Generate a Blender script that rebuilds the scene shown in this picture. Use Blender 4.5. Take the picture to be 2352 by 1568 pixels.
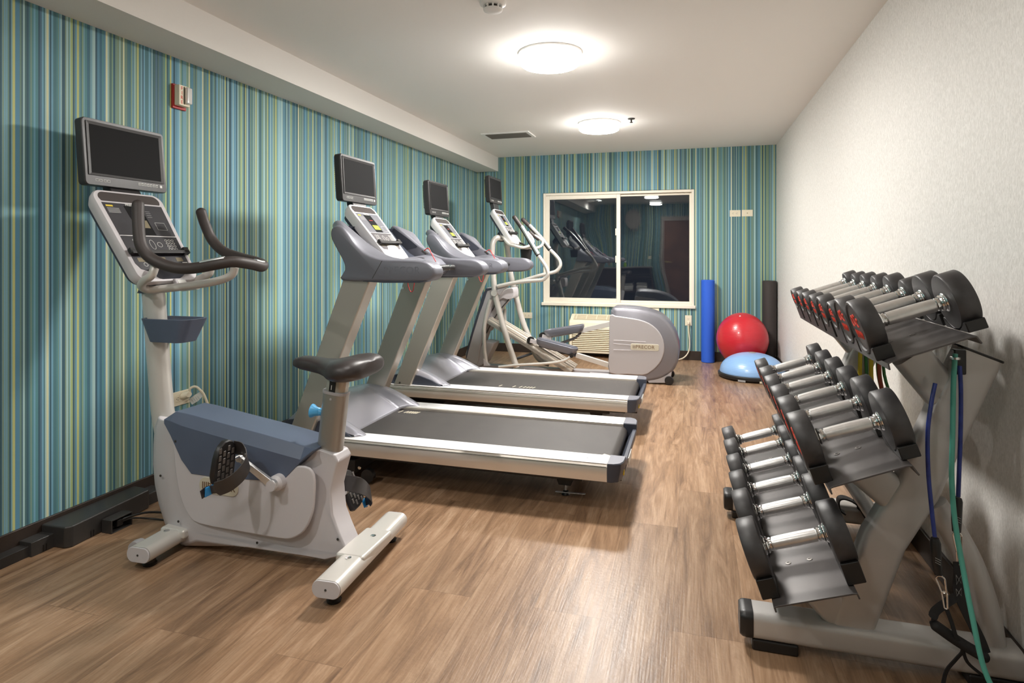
import bpy, bmesh, math, random
from mathutils import Vector, Matrix
for o in list(bpy.data.objects): bpy.data.objects.remove(o, do_unlink=True)
SC = bpy.context.scene
COL = SC.collection
PI = math.pi
rnd = random.Random(5)

# ---------------------------------------------------------------- camera
F_PX, YAW, HOR, CAM_H = 1410.0, 0.285, 583.3, 1.2
cd = bpy.data.cameras.new('camera'); cam = bpy.data.objects.new('camera', cd); COL.objects.link(cam)
cd.sensor_width = 36.0; cd.lens = 36.0*F_PX/2352.0; cd.shift_y = -(784.0-HOR)/2352.0
cd.clip_start = 0.02; cd.clip_end = 60
cam.location = (0, 0, CAM_H); cam.rotation_euler = (PI/2, 0, YAW)
SC.camera = cam

# ---------------------------------------------------------------- night outside, exposure
w = bpy.data.worlds.new('night'); SC.world = w; w.use_nodes = True
w.node_tree.nodes['Background'].inputs[0].default_value = (0.012, 0.014, 0.02, 1)
w.node_tree.nodes['Background'].inputs[1].default_value = 0.4
vs = SC.view_settings
vs.view_transform = 'Standard'; vs.look = 'None'; vs.gamma = 1.0; vs.use_curve_mapping = False
vs.exposure = 1.95
LAMP_DOWN = 60.0      # glow of the lamp lens underside
LAMP_SIDE = 4.0       # glow of the lamp side
LAMPS = [(-0.81, 3.57, 1.0), (-0.81, 5.59, 1.0), (-0.81, 1.50, 0.2), (-0.81, -0.50, 0.2)]   # x, y, relative output

# room
XL, XR, YB, YF, H = -2.586, 0.886, 7.25, -1.30, 2.396
XS, ZS = -2.303, 2.224
S_, C_ = math.sin(YAW), math.cos(YAW)
def W(u, v, y):
    """point of the plane y=const seen at photo pixel (u, v)"""
    a = (u-1176.0)/F_PX; b = -(v-HOR)/F_PX
    r = Vector((-S_+a*C_, C_+a*S_, b)); t = y/r.y
    return Vector((0, 0, CAM_H)) + r*t
def XZ(pts, y):
    return [(W(u, v, y).x, W(u, v, y).z) for u, v in pts]

# ---------------------------------------------------------------- materials
MATS = {}
def new_mat(name):
    m = bpy.data.materials.new(name); m.use_nodes = True; MATS[name] = m
    return m, m.node_tree.nodes, m.node_tree.links, m.node_tree.nodes['Principled BSDF']
def srgb(c):
    return tuple(((x/255.0)/12.92 if x/255.0 <= 0.04045 else ((x/255.0+0.055)/1.055)**2.4) for x in c)+(1,)
def mat(name, rgb, rough=0.5, metal=0.0, spec=0.5, bump=0.0, bscale=400, mottle=0.0, mscale=6, coat=0.0, emit=None, es=0):
    m, N, L, B = new_mat(name)
    c = srgb(rgb)
    B.inputs['Base Color'].default_value = c
    B.inputs['Roughness'].default_value = rough; B.inputs['Metallic'].default_value = metal
    B.inputs['Specular IOR Level'].default_value = spec
    B.inputs['Coat Weight'].default_value = coat
    tc = N.new('ShaderNodeTexCoord')
    if bump:
        n = N.new('ShaderNodeTexNoise'); n.inputs['Scale'].default_value = bscale; n.inputs['Detail'].default_value = 3
        b = N.new('ShaderNodeBump'); b.inputs['Strength'].default_value = bump; b.inputs['Distance'].default_value = 0.002
        L.new(tc.outputs['Object'], n.inputs['Vector']); L.new(n.outputs['Fac'], b.inputs['Height']); L.new(b.outputs['Normal'], B.inputs['Normal'])
    if mottle:
        n = N.new('ShaderNodeTexNoise'); n.inputs['Scale'].default_value = mscale; n.inputs['Detail'].default_value = 6
        r = N.new('ShaderNodeValToRGB')
        r.color_ramp.elements[0].position = 0.35; r.color_ramp.elements[1].position = 0.7
        r.color_ramp.elements[0].color = tuple(x*(1-mottle) for x in c[:3])+(1,)
        r.color_ramp.elements[1].color = tuple(min(1, x*(1+mottle)) for x in c[:3])+(1,)
        L.new(tc.outputs['Object'], n.inputs['Vector']); L.new(n.outputs['Fac'], r.inputs['Fac']); L.new(r.outputs['Color'], B.inputs['Base Color'])
    if emit:
        B.inputs['Emission Color'].default_value = srgb(emit); B.inputs['Emission Strength'].default_value = es
    return m

def stripes(name, axis, seed=0.0):
    m, N, L, B = new_mat(name)
    B.inputs['Roughness'].default_value = 0.62; B.inputs['Specular IOR Level'].default_value = 0.35
    tc = N.new('ShaderNodeTexCoord'); sp = N.new('ShaderNodeSeparateXYZ')
    L.new(tc.outputs['Object'], sp.inputs[0])
    ad = N.new('ShaderNodeMath'); ad.operation = 'ADD'; ad.inputs[1].default_value = seed+20.0
    L.new(sp.outputs[axis], ad.inputs[0])
    def vor(scale, off):
        mu = N.new('ShaderNodeMath'); mu.operation = 'MULTIPLY_ADD'; mu.inputs[1].default_value = 1.0; mu.inputs[2].default_value = off
        L.new(ad.outputs[0], mu.inputs[0])
        v = N.new('ShaderNodeTexVoronoi'); v.voronoi_dimensions = '1D'; v.inputs['Scale'].default_value = scale
        v.inputs['Randomness'].default_value = 1.0
        L.new(mu.outputs[0], v.inputs['W'])
        s = N.new('ShaderNodeSeparateColor'); L.new(v.outputs['Color'], s.inputs[0])
        return v, s
    def ramp(cols, src):
        r = N.new('ShaderNodeValToRGB'); r.color_ramp.interpolation = 'CONSTANT'
        e = r.color_ramp.elements
        while len(e) < len(cols): e.new(0.5)
        for i, (p, c) in enumerate(cols):
            e[i].position = p; e[i].color = srgb(c)
        L.new(src, r.inputs['Fac']); return r
    v1, s1 = vor(84, 0.0)
    r1 = ramp([(0, (92, 142, 148)), (.13, (92, 140, 164)), (.28, (112, 142, 130)), (.42, (72, 114, 132)), (.53, (122, 152, 138)),
               (.64, (122, 164, 178)), (.76, (80, 114, 116)), (.85, (88, 120, 142)), (.94, (132, 154, 132))], s1.outputs[0])
    # thin pale and dark lines
    v2, s2 = vor(150, 3.7)
    lt = N.new('ShaderNodeMath'); lt.operation = 'GREATER_THAN'; lt.inputs[1].default_value = 0.50; L.new(s2.outputs[1], lt.inputs[0])
    r2 = ramp([(0, (164, 196, 196)), (.25, (66, 98, 112)), (.48, (118, 166, 188)), (.68, (136, 164, 136)), (.82, (84, 126, 134))], s2.outputs[0])
    m1 = N.new('ShaderNodeMix'); m1.data_type = 'RGBA'
    L.new(lt.outputs[0], m1.inputs[0]); L.new(r1.outputs[0], m1.inputs[6]); L.new(r2.outputs[0], m1.inputs[7])
    # yellow-green accents, thin, about every 15 cm
    v3, s3 = vor(10.5, 9.1)
    d3 = N.new('ShaderNodeMath'); d3.operation = 'LESS_THAN'; d3.inputs[1].default_value = 0.052; L.new(v3.outputs['Distance'], d3.inputs[0])
    r3 = ramp([(0, (190, 194, 130)), (.4, (208, 212, 176)), (.7, (168, 186, 130))], s3.outputs[0])
    m2 = N.new('ShaderNodeMix'); m2.data_type = 'RGBA'
    L.new(d3.outputs[0], m2.inputs[0]); L.new(m1.outputs[2], m2.inputs[6]); L.new(r3.outputs[0], m2.inputs[7])
    L.new(m2.outputs[2], B.inputs['Base Color'])
    return m
stripes('stripes_y', 1, 0.0); stripes('stripes_x', 0, 7.3)

def floor_mat():
    m, N, L, B = new_mat('plank_floor')
    tc = N.new('ShaderNodeTexCoord')
    mp = N.new('ShaderNodeMapping'); mp.inputs['Rotation'].default_value = (0, 0, PI/2); mp.inputs['Location'].default_value = (0.35, 0.06, 0)
    L.new(tc.outputs['Object'], mp.inputs['Vector'])
    br = N.new('ShaderNodeTexBrick'); br.offset = 0.37; br.offset_frequency = 2
    br.inputs['Color1'].default_value = (0, 0, 0, 1); br.inputs['Color2'].default_value = (1, 1, 1, 1); br.inputs['Mortar'].default_value = (0.5, 0.5, 0.5, 1)
    br.inputs['Scale'].default_value = 1.0; br.inputs['Mortar Size'].default_value = 0.0009; br.inputs['Mortar Smooth'].default_value = 0.3
    br.inputs['Brick Width'].default_value = 1.22; br.inputs['Row Height'].default_value = 0.228; br.inputs['Bias'].default_value = 0
    L.new(mp.outputs[0], br.inputs['Vector'])
    # grain: noise stretched along the planks, shifted per plank
    sc = N.new('ShaderNodeVectorMath'); sc.operation = 'MULTIPLY'; sc.inputs[1].default_value = (19, 1.9, 1)
    L.new(tc.outputs['Object'], sc.inputs[0])
    of = N.new('ShaderNodeVectorMath'); of.operation = 'MULTIPLY_ADD'; of.inputs[1].default_value = (7, 13, 5)
    L.new(br.outputs['Color'], of.inputs[0]); L.new(sc.outputs[0], of.inputs[2])
    n1 = N.new('ShaderNodeTexNoise'); n1.inputs['Scale'].default_value = 1.0; n1.inputs['Detail'].default_value = 9; n1.inputs['Roughness'].default_value = 0.68; n1.inputs['Distortion'].default_value = 0.9
    L.new(of.outputs[0], n1.inputs['Vector'])
    sc2 = N.new('ShaderNodeVectorMath'); sc2.operation = 'MULTIPLY'; sc2.inputs[1].default_value = (150, 6, 1)
    L.new(tc.outputs['Object'], sc2.inputs[0])
    n2 = N.new('ShaderNodeTexNoise'); n2.inputs['Scale'].default_value = 1.0; n2.inputs['Detail'].default_value = 4
    L.new(sc2.outputs[0], n2.inputs['Vector'])
    r = N.new('ShaderNodeValToRGB'); e = r.color_ramp.elements
    e[0].position = 0.28; e[0].color = srgb((108, 82, 62)); e[1].position = 0.76; e[1].color = srgb((190, 160, 132))
    k = e.new(0.5); k.color = srgb((153, 121, 93))
    L.new(n1.outputs['Fac'], r.inputs['Fac'])
    mx = N.new('ShaderNodeMix'); mx.data_type = 'RGBA'; mx.blend_type = 'MULTIPLY'; mx.inputs[0].default_value = 0.4
    r2 = N.new('ShaderNodeValToRGB'); r2.color_ramp.elements[0].position = 0.33; r2.color_ramp.elements[0].color = (0.55, 0.51, 0.47, 1); r2.color_ramp.elements[1].position = 0.56
    L.new(n2.outputs['Fac'], r2.inputs['Fac'])
    L.new(r.outputs[0], mx.inputs[6]); L.new(r2.outputs[0], mx.inputs[7])
    # per plank tone
    mr = N.new('ShaderNodeMapRange'); mr.inputs['To Min'].default_value = 0.90; mr.inputs['To Max'].default_value = 1.08
    L.new(br.outputs['Color'], mr.inputs['Value'])
    mu = N.new('ShaderNodeVectorMath'); mu.operation = 'SCALE'
    L.new(mx.outputs[2], mu.inputs[0]); L.new(mr.outputs[0], mu.inputs['Scale'])
    mo = N.new('ShaderNodeMix'); mo.data_type = 'RGBA'; mo.inputs[7].default_value = srgb((84, 60, 44))
    ms = N.new('ShaderNodeMath'); ms.operation = 'MULTIPLY'; ms.inputs[1].default_value = 0.6; L.new(br.outputs['Fac'], ms.inputs[0])
    L.new(ms.outputs[0], mo.inputs[0]); L.new(mu.outputs[0], mo.inputs[6])
    L.new(mo.outputs[2], B.inputs['Base Color'])
    rr = N.new('ShaderNodeMapRange'); rr.inputs['To Min'].default_value = 0.26; rr.inputs['To Max'].default_value = 0.42
    L.new(n2.outputs['Fac'], rr.inputs['Value']); L.new(rr.outputs[0], B.inputs['Roughness'])
    n3 = N.new('ShaderNodeTexNoise'); n3.inputs['Scale'].default_value = 60; n3.inputs['Detail'].default_value = 3; L.new(tc.outputs['Object'], n3.inputs['Vector'])
    ad = N.new('ShaderNodeMath'); ad.operation = 'ADD'; L.new(n3.outputs['Fac'], ad.inputs[0]); L.new(n2.outputs['Fac'], ad.inputs[1])
    b = N.new('ShaderNodeBump'); b.inputs['Strength'].default_value = 0.35; b.inputs['Distance'].default_value = 0.0015
    L.new(ad.outputs[0], b.inputs['Height']); L.new(b.outputs['Normal'], B.inputs['Normal'])
    B.inputs['Specular IOR Level'].default_value = 0.5
floor_mat()

def textured_wall():
    m, N, L, B = new_mat('embossed_paper')
    tc = N.new('ShaderNodeTexCoord')
    sc = N.new('ShaderNodeVectorMath'); sc.operation = 'MULTIPLY'; sc.inputs[1].default_value = (1, 130, 55)
    L.new(tc.outputs['Object'], sc.inputs[0])
    n = N.new('ShaderNodeTexNoise'); n.inputs['Scale'].default_value = 1; n.inputs['Detail'].default_value = 2; n.inputs['Distortion'].default_value = 1.2
    L.new(sc.outputs[0], n.inputs['Vector'])
    r = N.new('ShaderNodeValToRGB'); r.color_ramp.elements[0].position = 0.35; r.color_ramp.elements[1].position = 0.65
    r.color_ramp.elements[0].color = srgb((212, 210, 205)); r.color_ramp.elements[1].color = srgb((232, 230, 226))
    L.new(n.outputs['Fac'], r.inputs[0]); L.new(r.outputs[0], B.inputs['Base Color'])
    b = N.new('ShaderNodeBump'); b.inputs['Strength'].default_value = 0.45; b.inputs['Distance'].default_value = 0.002
    L.new(n.outputs['Fac'], b.inputs['Height']); L.new(b.outputs['Normal'], B.inputs['Normal'])
    B.inputs['Roughness'].default_value = 0.55
textured_wall()
def ball_mat(name, rgb, rough):
    m, N, L, B = new_mat(name)
    B.inputs['Base Color'].default_value = srgb(rgb); B.inputs['Roughness'].default_value = rough
    B.inputs['Coat Weight'].default_value = 0.3; B.inputs['Coat Roughness'].default_value = 0.15
    tc = N.new('ShaderNodeTexCoord'); wv = N.new('ShaderNodeTexWave'); wv.bands_direction = 'Z'; wv.inputs['Scale'].default_value = 22
    L.new(tc.outputs['Object'], wv.inputs['Vector'])
    b = N.new('ShaderNodeBump'); b.inputs['Strength'].default_value = 0.16; b.inputs['Distance'].default_value = 0.003
    L.new(wv.outputs['Fac'], b.inputs['Height']); L.new(b.outputs['Normal'], B.inputs['Normal'])
ball_mat('red_vinyl', (200, 40, 52), 0.3); ball_mat('light_blue_vinyl', (138, 178, 226), 0.33)
mat('ceiling_paint', (242, 240, 236), 0.8, bump=0.1, bscale=150)
mat('soffit_paint', (230, 227, 222), 0.75, bump=0.1, bscale=150)
mat('dark_base', (54, 44, 38), 0.45, mottle=0.12, mscale=20)
mat('cream', (238, 228, 204), 0.45)
mat('cream_dark', (176, 160, 128), 0.6)
mat('frame_cream', (244, 236, 220), 0.42)
mat('lamp_white', (240, 240, 238), 0.5)
mat('shell', (198, 194, 197), 0.38, bump=0.04, bscale=900)
mat('shell_white', (236, 234, 234), 0.3)
mat('shell_mid', (172, 168, 170), 0.36, bump=0.04, bscale=900)
mat('slate', (84, 94, 114), 0.42, bump=0.12, bscale=1500, mottle=0.05)
mat('slate_dark', (62, 66, 78), 0.45, bump=0.1, bscale=1500)
mat('arm_grey', (118, 119, 128), 0.4, metal=0.25, bump=0.05, bscale=1500)
mat('hood_silver', (178, 178, 188), 0.3, metal=0.55)
mat('rim_grey', (126, 125, 132), 0.35, metal=0.3)
mat('tube_paint', (206, 202, 196), 0.34, metal=0.25, bump=0.03, bscale=800)
mat('rack_paint', (194, 191, 188), 0.42, metal=0.35, bump=0.06, bscale=900, mottle=0.05)
mat('aluminium', (222, 214, 204), 0.34, metal=0.6)
mat('aluminium_dark', (176, 172, 166), 0.38, metal=0.75)
mat('upright_paint', (190, 184, 174), 0.3, metal=0.55)
mat('chrome', (235, 235, 235), 0.12, metal=1.0)
mat('satin_chrome', (226, 225, 224), 0.32, metal=0.82, mottle=0.05, mscale=60)
mat('rubber', (60, 58, 59), 0.44, bump=0.1, bscale=900, mottle=0.32, mscale=16)
mat('rubber_face', (38, 37, 38), 0.4, mottle=0.15, mscale=20)
mat('black_plastic', (34, 32, 32), 0.4, bump=0.05, bscale=900)
mat('bezel', (50, 48, 49), 0.38, bump=0.06, bscale=1200)
mat('tv_back', (140, 136, 134), 0.45)
mat('screen', (34, 34, 35), 0.6, spec=0.05)
mat('grip', (58, 50, 48), 0.52, bump=0.12, bscale=1200)
mat('pedal_tread', (96, 90, 86), 0.35)
mat('strap_vinyl', (62, 58, 57), 0.36)
mat('seat_vinyl', (54, 48, 48), 0.38, bump=0.15, bscale=900)
mat('belt', (66, 62, 60), 0.5, bump=0.25, bscale=1500, mottle=0.1, mscale=9)
mat('panel_dark', (58, 57, 62), 0.32)
mat('panel_mid', (112, 113, 120), 0.35)
mat('panel_grey', (96, 93, 96), 0.3)
mat('mark_white', (226, 226, 222), 0.5)
mat('mark_grey', (150, 150, 150), 0.5)
mat('mark_yellow', (222, 196, 60), 0.5)
mat('mark_red', (226, 74, 58), 0.5)
mat('red_cord', (206, 44, 48), 0.5)
mat('lcd_green', (150, 164, 60), 0.3, emit=(150, 170, 60), es=0.35)
mat('lcd_tan', (128, 118, 96), 0.3)
mat('badge_cream', (206, 200, 182), 0.35, metal=0.2)
mat('badge_ink', (110, 84, 60), 0.4)
mat('blue_knob', (84, 172, 226), 0.35)
mat('blue_buckle', (46, 140, 206), 0.35)
mat('tray', (80, 76, 75), 0.42, metal=0.3, mottle=0.08, mscale=12)
mat('bolt_steel', (120, 116, 112), 0.4, metal=0.6)
mat('foam_blue', (44, 98, 214), 0.6, bump=0.35, bscale=260)
mat('foam_black', (60, 54, 52), 0.62, bump=0.4, bscale=260)
mat('base_black', (28, 27, 27), 0.4)
mat('band_teal', (80, 158, 142), 0.45)
mat('band_blue', (42, 58, 132), 0.4, mottle=0.25, mscale=30)
mat('band_yellow', (196, 172, 40), 0.45)
mat('band_green', (64, 128, 72), 0.45)
mat('band_red', (150, 70, 50), 0.45)
mat('webbing', (28, 27, 28), 0.7, bump=0.3, bscale=1500)
mat('raceway', (52, 50, 49), 0.38)
mat('alarm_red', (178, 40, 38), 0.4)
mat('lens_clear', (226, 226, 224), 0.12, metal=0.4)
mat('vent_grey', (150, 147, 140), 0.5)
mat('vent_dark', (60, 58, 54), 0.7)
mat('door_wood', (124, 84, 60), 0.4, mottle=0.2, mscale=3)
mat('trim_taupe', (176, 166, 158), 0.5)
mat('counter', (150, 146, 142), 0.3)
mat('cabinet_wood', (58, 40, 32), 0.4)
mat('towel', (236, 234, 230), 0.9, bump=0.6, bscale=300)
mat('brass', (190, 170, 110), 0.3, metal=1)
mat('bottle_green', (140, 190, 70), 0.35)
mat('tan_paper', (170, 150, 116), 0.6)
def glass():
    m, N, L, B = new_mat('window_glass')
    B.inputs['Base Color'].default_value = (0.9, 0.93, 0.93, 1); B.inputs['Transmission Weight'].default_value = 1.0
    B.inputs['Roughness'].default_value = 0.0; B.inputs['IOR'].default_value = 1.62
    tc = N.new('ShaderNodeTexCoord'); n = N.new('ShaderNodeTexNoise'); n.inputs['Scale'].default_value = 1.6; n.inputs['Detail'].default_value = 0
    b = N.new('ShaderNodeBump'); b.inputs['Strength'].default_value = 0.5; b.inputs['Distance'].default_value = 0.01
    L.new(tc.outputs['Object'], n.inputs['Vector']); L.new(n.outputs['Fac'], b.inputs['Height']); L.new(b.outputs['Normal'], B.inputs['Normal'])
glass()
def lampmat(name, s):
    m, N, L, B = new_mat(name)
    B.inputs['Base Color'].default_value = (0.9, 0.9, 0.9, 1)
    B.inputs['Emission Color'].default_value = (1.0, 0.965, 0.915, 1); B.inputs['Emission Strength'].default_value = s
lampmat('lamp_lens', LAMP_DOWN); lampmat('lamp_rim', LAMP_SIDE); lampmat('lamp_lens_dim', LAMP_DOWN*.2); lampmat('lamp_rim_dim', LAMP_SIDE*.2); lampmat('spot_lens', 260)

# ---------------------------------------------------------------- mesh helpers
class MB:
    def __init__(s): s.bm = bmesh.new()
    def ngon_prism(s, base, off):
        """base: list of Vectors (planar loop), off: extrusion vector"""
        a = [s.bm.verts.new(p) for p in base]; b = [s.bm.verts.new(Vector(p)+off) for p in base]
        n = len(a)
        s.bm.faces.new(a[::-1]); s.bm.faces.new(b)
        for i in range(n): s.bm.faces.new((a[i], a[(i+1) % n], b[(i+1) % n], b[i]))
        return s
    def box(s, x0, x1, y0, y1, z0, z1):
        return s.ngon_prism([Vector(p) for p in ((x0, y0, z0), (x1, y0, z0), (x1, y1, z0), (x0, y1, z0))], Vector((0, 0, z1-z0)))
    def obox(s, c, ux, uy, un, a, b, t):
        """box centred at c: half sizes a along ux, b along uy, thickness t upward along un from c"""
        c = Vector(c)
        return s.ngon_prism([c-ux*a-uy*b, c+ux*a-uy*b, c+ux*a+uy*b, c-ux*a+uy*b], un*t)
    def prism_y(s, poly, y0, y1):
        return s.ngon_prism([Vector((x, y0, z)) for x, z in poly], Vector((0, y1-y0, 0)))
    def loft(s, rings, cap=True, closed=True):
        R = [[s.bm.verts.new(p) for p in r] for r in rings]
        for i in range(len(R)-1):
            n = len(R[i])
            for j in range(n if closed else n-1):
                k = (j+1) % n
                s.bm.faces.new((R[i][j], R[i][k], R[i+1][k], R[i+1][j]))
        if cap and closed:
            s.bm.faces.new(R[0][::-1]); s.bm.faces.new(R[-1])
        return s
    def sweep(s, pts, prof, up=Vector((0, 1, 0)), scales=None):
        """closed profile [(a,b)] swept on pts; a along side, b along up-ish"""
        pts = [Vector(p) for p in pts]; rings = []
        for i, p in enumerate(pts):
            t = (pts[min(i+1, len(pts)-1)]-pts[max(i-1, 0)]).normalized()
            sd = t.cross(up)
            if sd.length < 1e-4: sd = t.cross(Vector((1, 0, 0)))
            sd.normalize(); u = sd.cross(t).normalized()
            k = scales[i] if scales else 1.0
            rings.append([p+sd*a*k+u*b*k for a, b in prof])
        return s.loft(rings)
    def tube(s, pts, r, n=14, smooth=5, up=None, close=False):
        pts = [Vector(p) for p in pts]
        if smooth and len(pts) > 2: pts, r = catmull(pts, r, smooth)
        rr = r if isinstance(r, (list, tuple)) else [r]*len(pts)
        rings = []; nrm = None
        for i, p in enumerate(pts):
            t = (pts[min(i+1, len(pts)-1)]-pts[max(i-1, 0)]).normalized()
            if nrm is None:
                a = Vector((0, 0, 1)) if abs(t.z) < 0.9 else Vector((1, 0, 0))
                nrm = (a-t*a.dot(t)).normalized()
            else:
                nrm = (nrm-t*nrm.dot(t)).normalized()
            b = t.cross(nrm)
            rings.append([p+(nrm*math.cos(2*PI*k/n)+b*math.sin(2*PI*k/n))*rr[i] for k in range(n)])
        # rounded ends
        return s.loft(rings)
    def capsule_tube(s, pts, r, n=14, smooth=5):
        pts = [Vector(p) for p in pts]
        if smooth and len(pts) > 2: pts, _ = catmull(pts, r, smooth)
        t0 = (pts[0]-pts[1]).normalized(); t1 = (pts[-1]-pts[-2]).normalized()
        P = []; R = []
        for k in range(4, 0, -1):
            a = PI/2*k/4.2; P.append(pts[0]+t0*r*math.sin(a)*0.9); R.append(r*math.cos(a))
        P += pts; R += [r]*len(pts)
        for k in range(1, 5):
            a = PI/2*k/4.2; P.append(pts[-1]+t1*r*math.sin(a)*0.9); R.append(r*math.cos(a))
        return s.tube(P, R, n, 0)
    def lathe(s, prof, c, axis=Vector((0, 0, 1)), n=32):
        """prof [(r,h)] around axis through c"""
        c = Vector(c); axis = Vector(axis).normalized()
        a = axis.orthogonal().normalized(); b = axis.cross(a)
        rings = [[c+axis*h+(a*math.cos(2*PI*k/n)+b*math.sin(2*PI*k/n))*max(r, 1e-4) for k in range(n)] for r, h in prof]
        return s.loft(rings)
    def build(s, name, material, parent=None, bevel=0.0, seg=2, smooth=True, angle=38, origin=None):
        bmesh.ops.recalc_face_normals(s.bm, faces=s.bm.faces)
        org = Vector(parent['_o']) if parent is not None else (Vector(origin) if origin else Vector((0, 0, 0)))
        bmesh.ops.translate(s.bm, vec=-org, verts=s.bm.verts)
        me = bpy.data.meshes.new(name); s.bm.to_mesh(me); s.bm.free()
        me.materials.append(MATS[material])
        o = bpy.data.objects.new(name, me); COL.objects.link(o)
        if smooth:
            me.polygons.foreach_set('use_smooth', [True]*len(me.polygons))
            me.set_sharp_from_angle(angle=math.radians(angle))
        if bevel:
            b = o.modifiers.new('bevel', 'BEVEL'); b.width = bevel; b.segments = seg; b.limit_method = 'ANGLE'; b.angle_limit = math.radians(35)
            b.harden_normals = True
        o['_o'] = list(org)
        if parent is not None: o.parent = parent
        else: o.location = org
        return o
def catmull(pts, r, k):
    P = [pts[0]*2-pts[1]]+pts+[pts[-1]*2-pts[-2]]
    rr = r if isinstance(r, (list, tuple)) else None
    out = []; ro = []
    for i in range(1, len(P)-2):
        for j in range(k):
            t = j/k
            a, b, c, d = P[i-1], P[i], P[i+1], P[i+2]
            out.append(0.5*((2*b)+(c-a)*t+(2*a-5*b+4*c-d)*t*t+(3*b-a-3*c+d)*t**3))
            if rr: ro.append(rr[i-1]*(1-t)+rr[i]*t)
    out.append(pts[-1])
    if rr: ro.append(rr[-1])
    return out, (ro if rr else r)
def smooth2d(poly, k=4, closed=True):
    n = len(poly); out = []
    for i in range(n):
        a, b, c, d = [Vector(poly[(i+j) % n]) for j in (-1, 0, 1, 2)]
        for j in range(k):
            t = j/k
            p = 0.5*((2*b)+(c-a)*t+(2*a-5*b+4*c-d)*t*t+(3*b-a-3*c+d)*t**3)
            out.append((p.x, p.y))
    return out
def rrect(w2, h2, r, k=5):
    """rounded rectangle outline, half sizes"""
    out = []
    for cx, cy, a0 in ((w2-r, h2-r, 0), (-w2+r, h2-r, PI/2), (-w2+r, -h2+r, PI), (w2-r, -h2+r, 3*PI/2)):
        for i in range(k+1):
            a = a0+PI/2*i/k; out.append((cx+r*math.cos(a), cy+r*math.sin(a)))
    return out
def oval(a, b, n=24): return [(a*math.cos(2*PI*k/n), b*math.sin(2*PI*k/n)) for k in range(n)]
def thing(name, loc, label, cat, group=None):
    o = bpy.data.objects.new(name, None); COL.objects.link(o); o.location = loc; o['_o'] = list(loc)
    o.empty_display_size = 0.1
    return tag(o, label, cat, group)
def tag(o, label=None, cat=None, group=None, kind=None):
    if label: o['label'] = label
    if cat: o['category'] = cat
    if group: o['group'] = group
    if kind: o['kind'] = kind
    return o
def struct(mb, name, m, label=None, cat=None, **k):
    o = mb.build(name, m, **k); return tag(o, label, cat, kind='structure')
def children(o): return [c for c in COL.objects if c.parent == o]
def copy_tree(o, parent=None):
    c = o.copy(); COL.objects.link(c)
    c.parent = parent
    for ch in children(o):
        if ch is not c: copy_tree(ch, c)
    return c
def text(name, body, size, mtx, m, parent, depth=0.0006, sx=1.0):
    cu = bpy.data.curves.new(name, 'FONT'); cu.body = body; cu.size = size; cu.extrude = depth; cu.align_x = 'CENTER'; cu.align_y = 'CENTER'
    cu.resolution_u = 2
    t = bpy.data.objects.new('tmp_text', cu); COL.objects.link(t)
    dg = bpy.context.evaluated_depsgraph_get()
    me = bpy.data.meshes.new_from_object(t.evaluated_get(dg)); me.name = name
    bpy.data.objects.remove(t, do_unlink=True)
    me.transform(mtx @ Matrix.Scale(sx, 4, Vector((1, 0, 0))))
    me.transform(Matrix.Translation(-Vector(parent['_o'])))
    me.materials.clear(); me.materials.append(MATS[m])
    o = bpy.data.objects.new(name, me); COL.objects.link(o); o.parent = parent; o['_o'] = list(parent['_o'])
    return o
def frame_mtx(c, ux, uy, un):
    M = Matrix.Identity(4)
    for i, v in enumerate((ux, uy, un)):
        for j in range(3): M[j][i] = v[j]
    for j in range(3): M[j][3] = c[j]
    return M
VX, VY, VZ = Vector((1, 0, 0)), Vector((0, 1, 0)), Vector((0, 0, 1))

# ================================================================ THE ROOM
struct(MB().box(XL-.1, XR+.1, YF-.1, YB+.1, -.1, 0), 'floor', 'plank_floor')
struct(MB().box(XL-.1, XR+.1, YF-.1, YB+.1, H, H+.1), 'ceiling', 'ceiling_paint')
struct(MB().box(XL-.1, XL, YF, YB, 0, H), 'wall_left', 'stripes_y')
struct(MB().box(XR, XR+.1, YF, YB, 0, H), 'wall_right', 'embossed_paper')
struct(MB().box(XL-.1, XR+.1, YF-.1, YF, 0, H), 'wall_front', 'stripes_x')
WX0, WX1, WZ0, WZ1 = -1.735, 0.028, 0.600, 1.938
b = MB(); b.box(XL-.1, WX0, YB, YB+.1, 0, H); b.box(WX1, XR+.1, YB, YB+.1, 0, H); b.box(WX0, WX1, YB, YB+.1, 0, WZ0); b.box(WX0, WX1, YB, YB+.1, WZ1, H)
struct(b, 'wall_back', 'stripes_x')
struct(MB().box(XL, XS, YF, YB, ZS, H), 'trim_1', 'soffit_paint', 'white boxed soffit running along the left wall under the ceiling', 'soffit')
bh = 0.103
struct(MB().box(XL, XL+.012, YF, YB, 0, bh), 'baseboard_left', 'dark_base', bevel=.003)
struct(MB().box(XR-.012, XR, YF, YB, 0, bh), 'baseboard_right', 'dark_base', bevel=.003)
struct(MB().box(XL+.012, XR-.012, YB-.012, YB, 0, bh), 'baseboard_back', 'dark_base', bevel=.003)
b = MB(); b.box(XL+.012, -.68, YF, YF+.012, 0, bh); b.box(.38, XR-.012, YF, YF+.012, 0, bh)
struct(b, 'baseboard_front', 'dark_base', bevel=.003)

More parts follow.
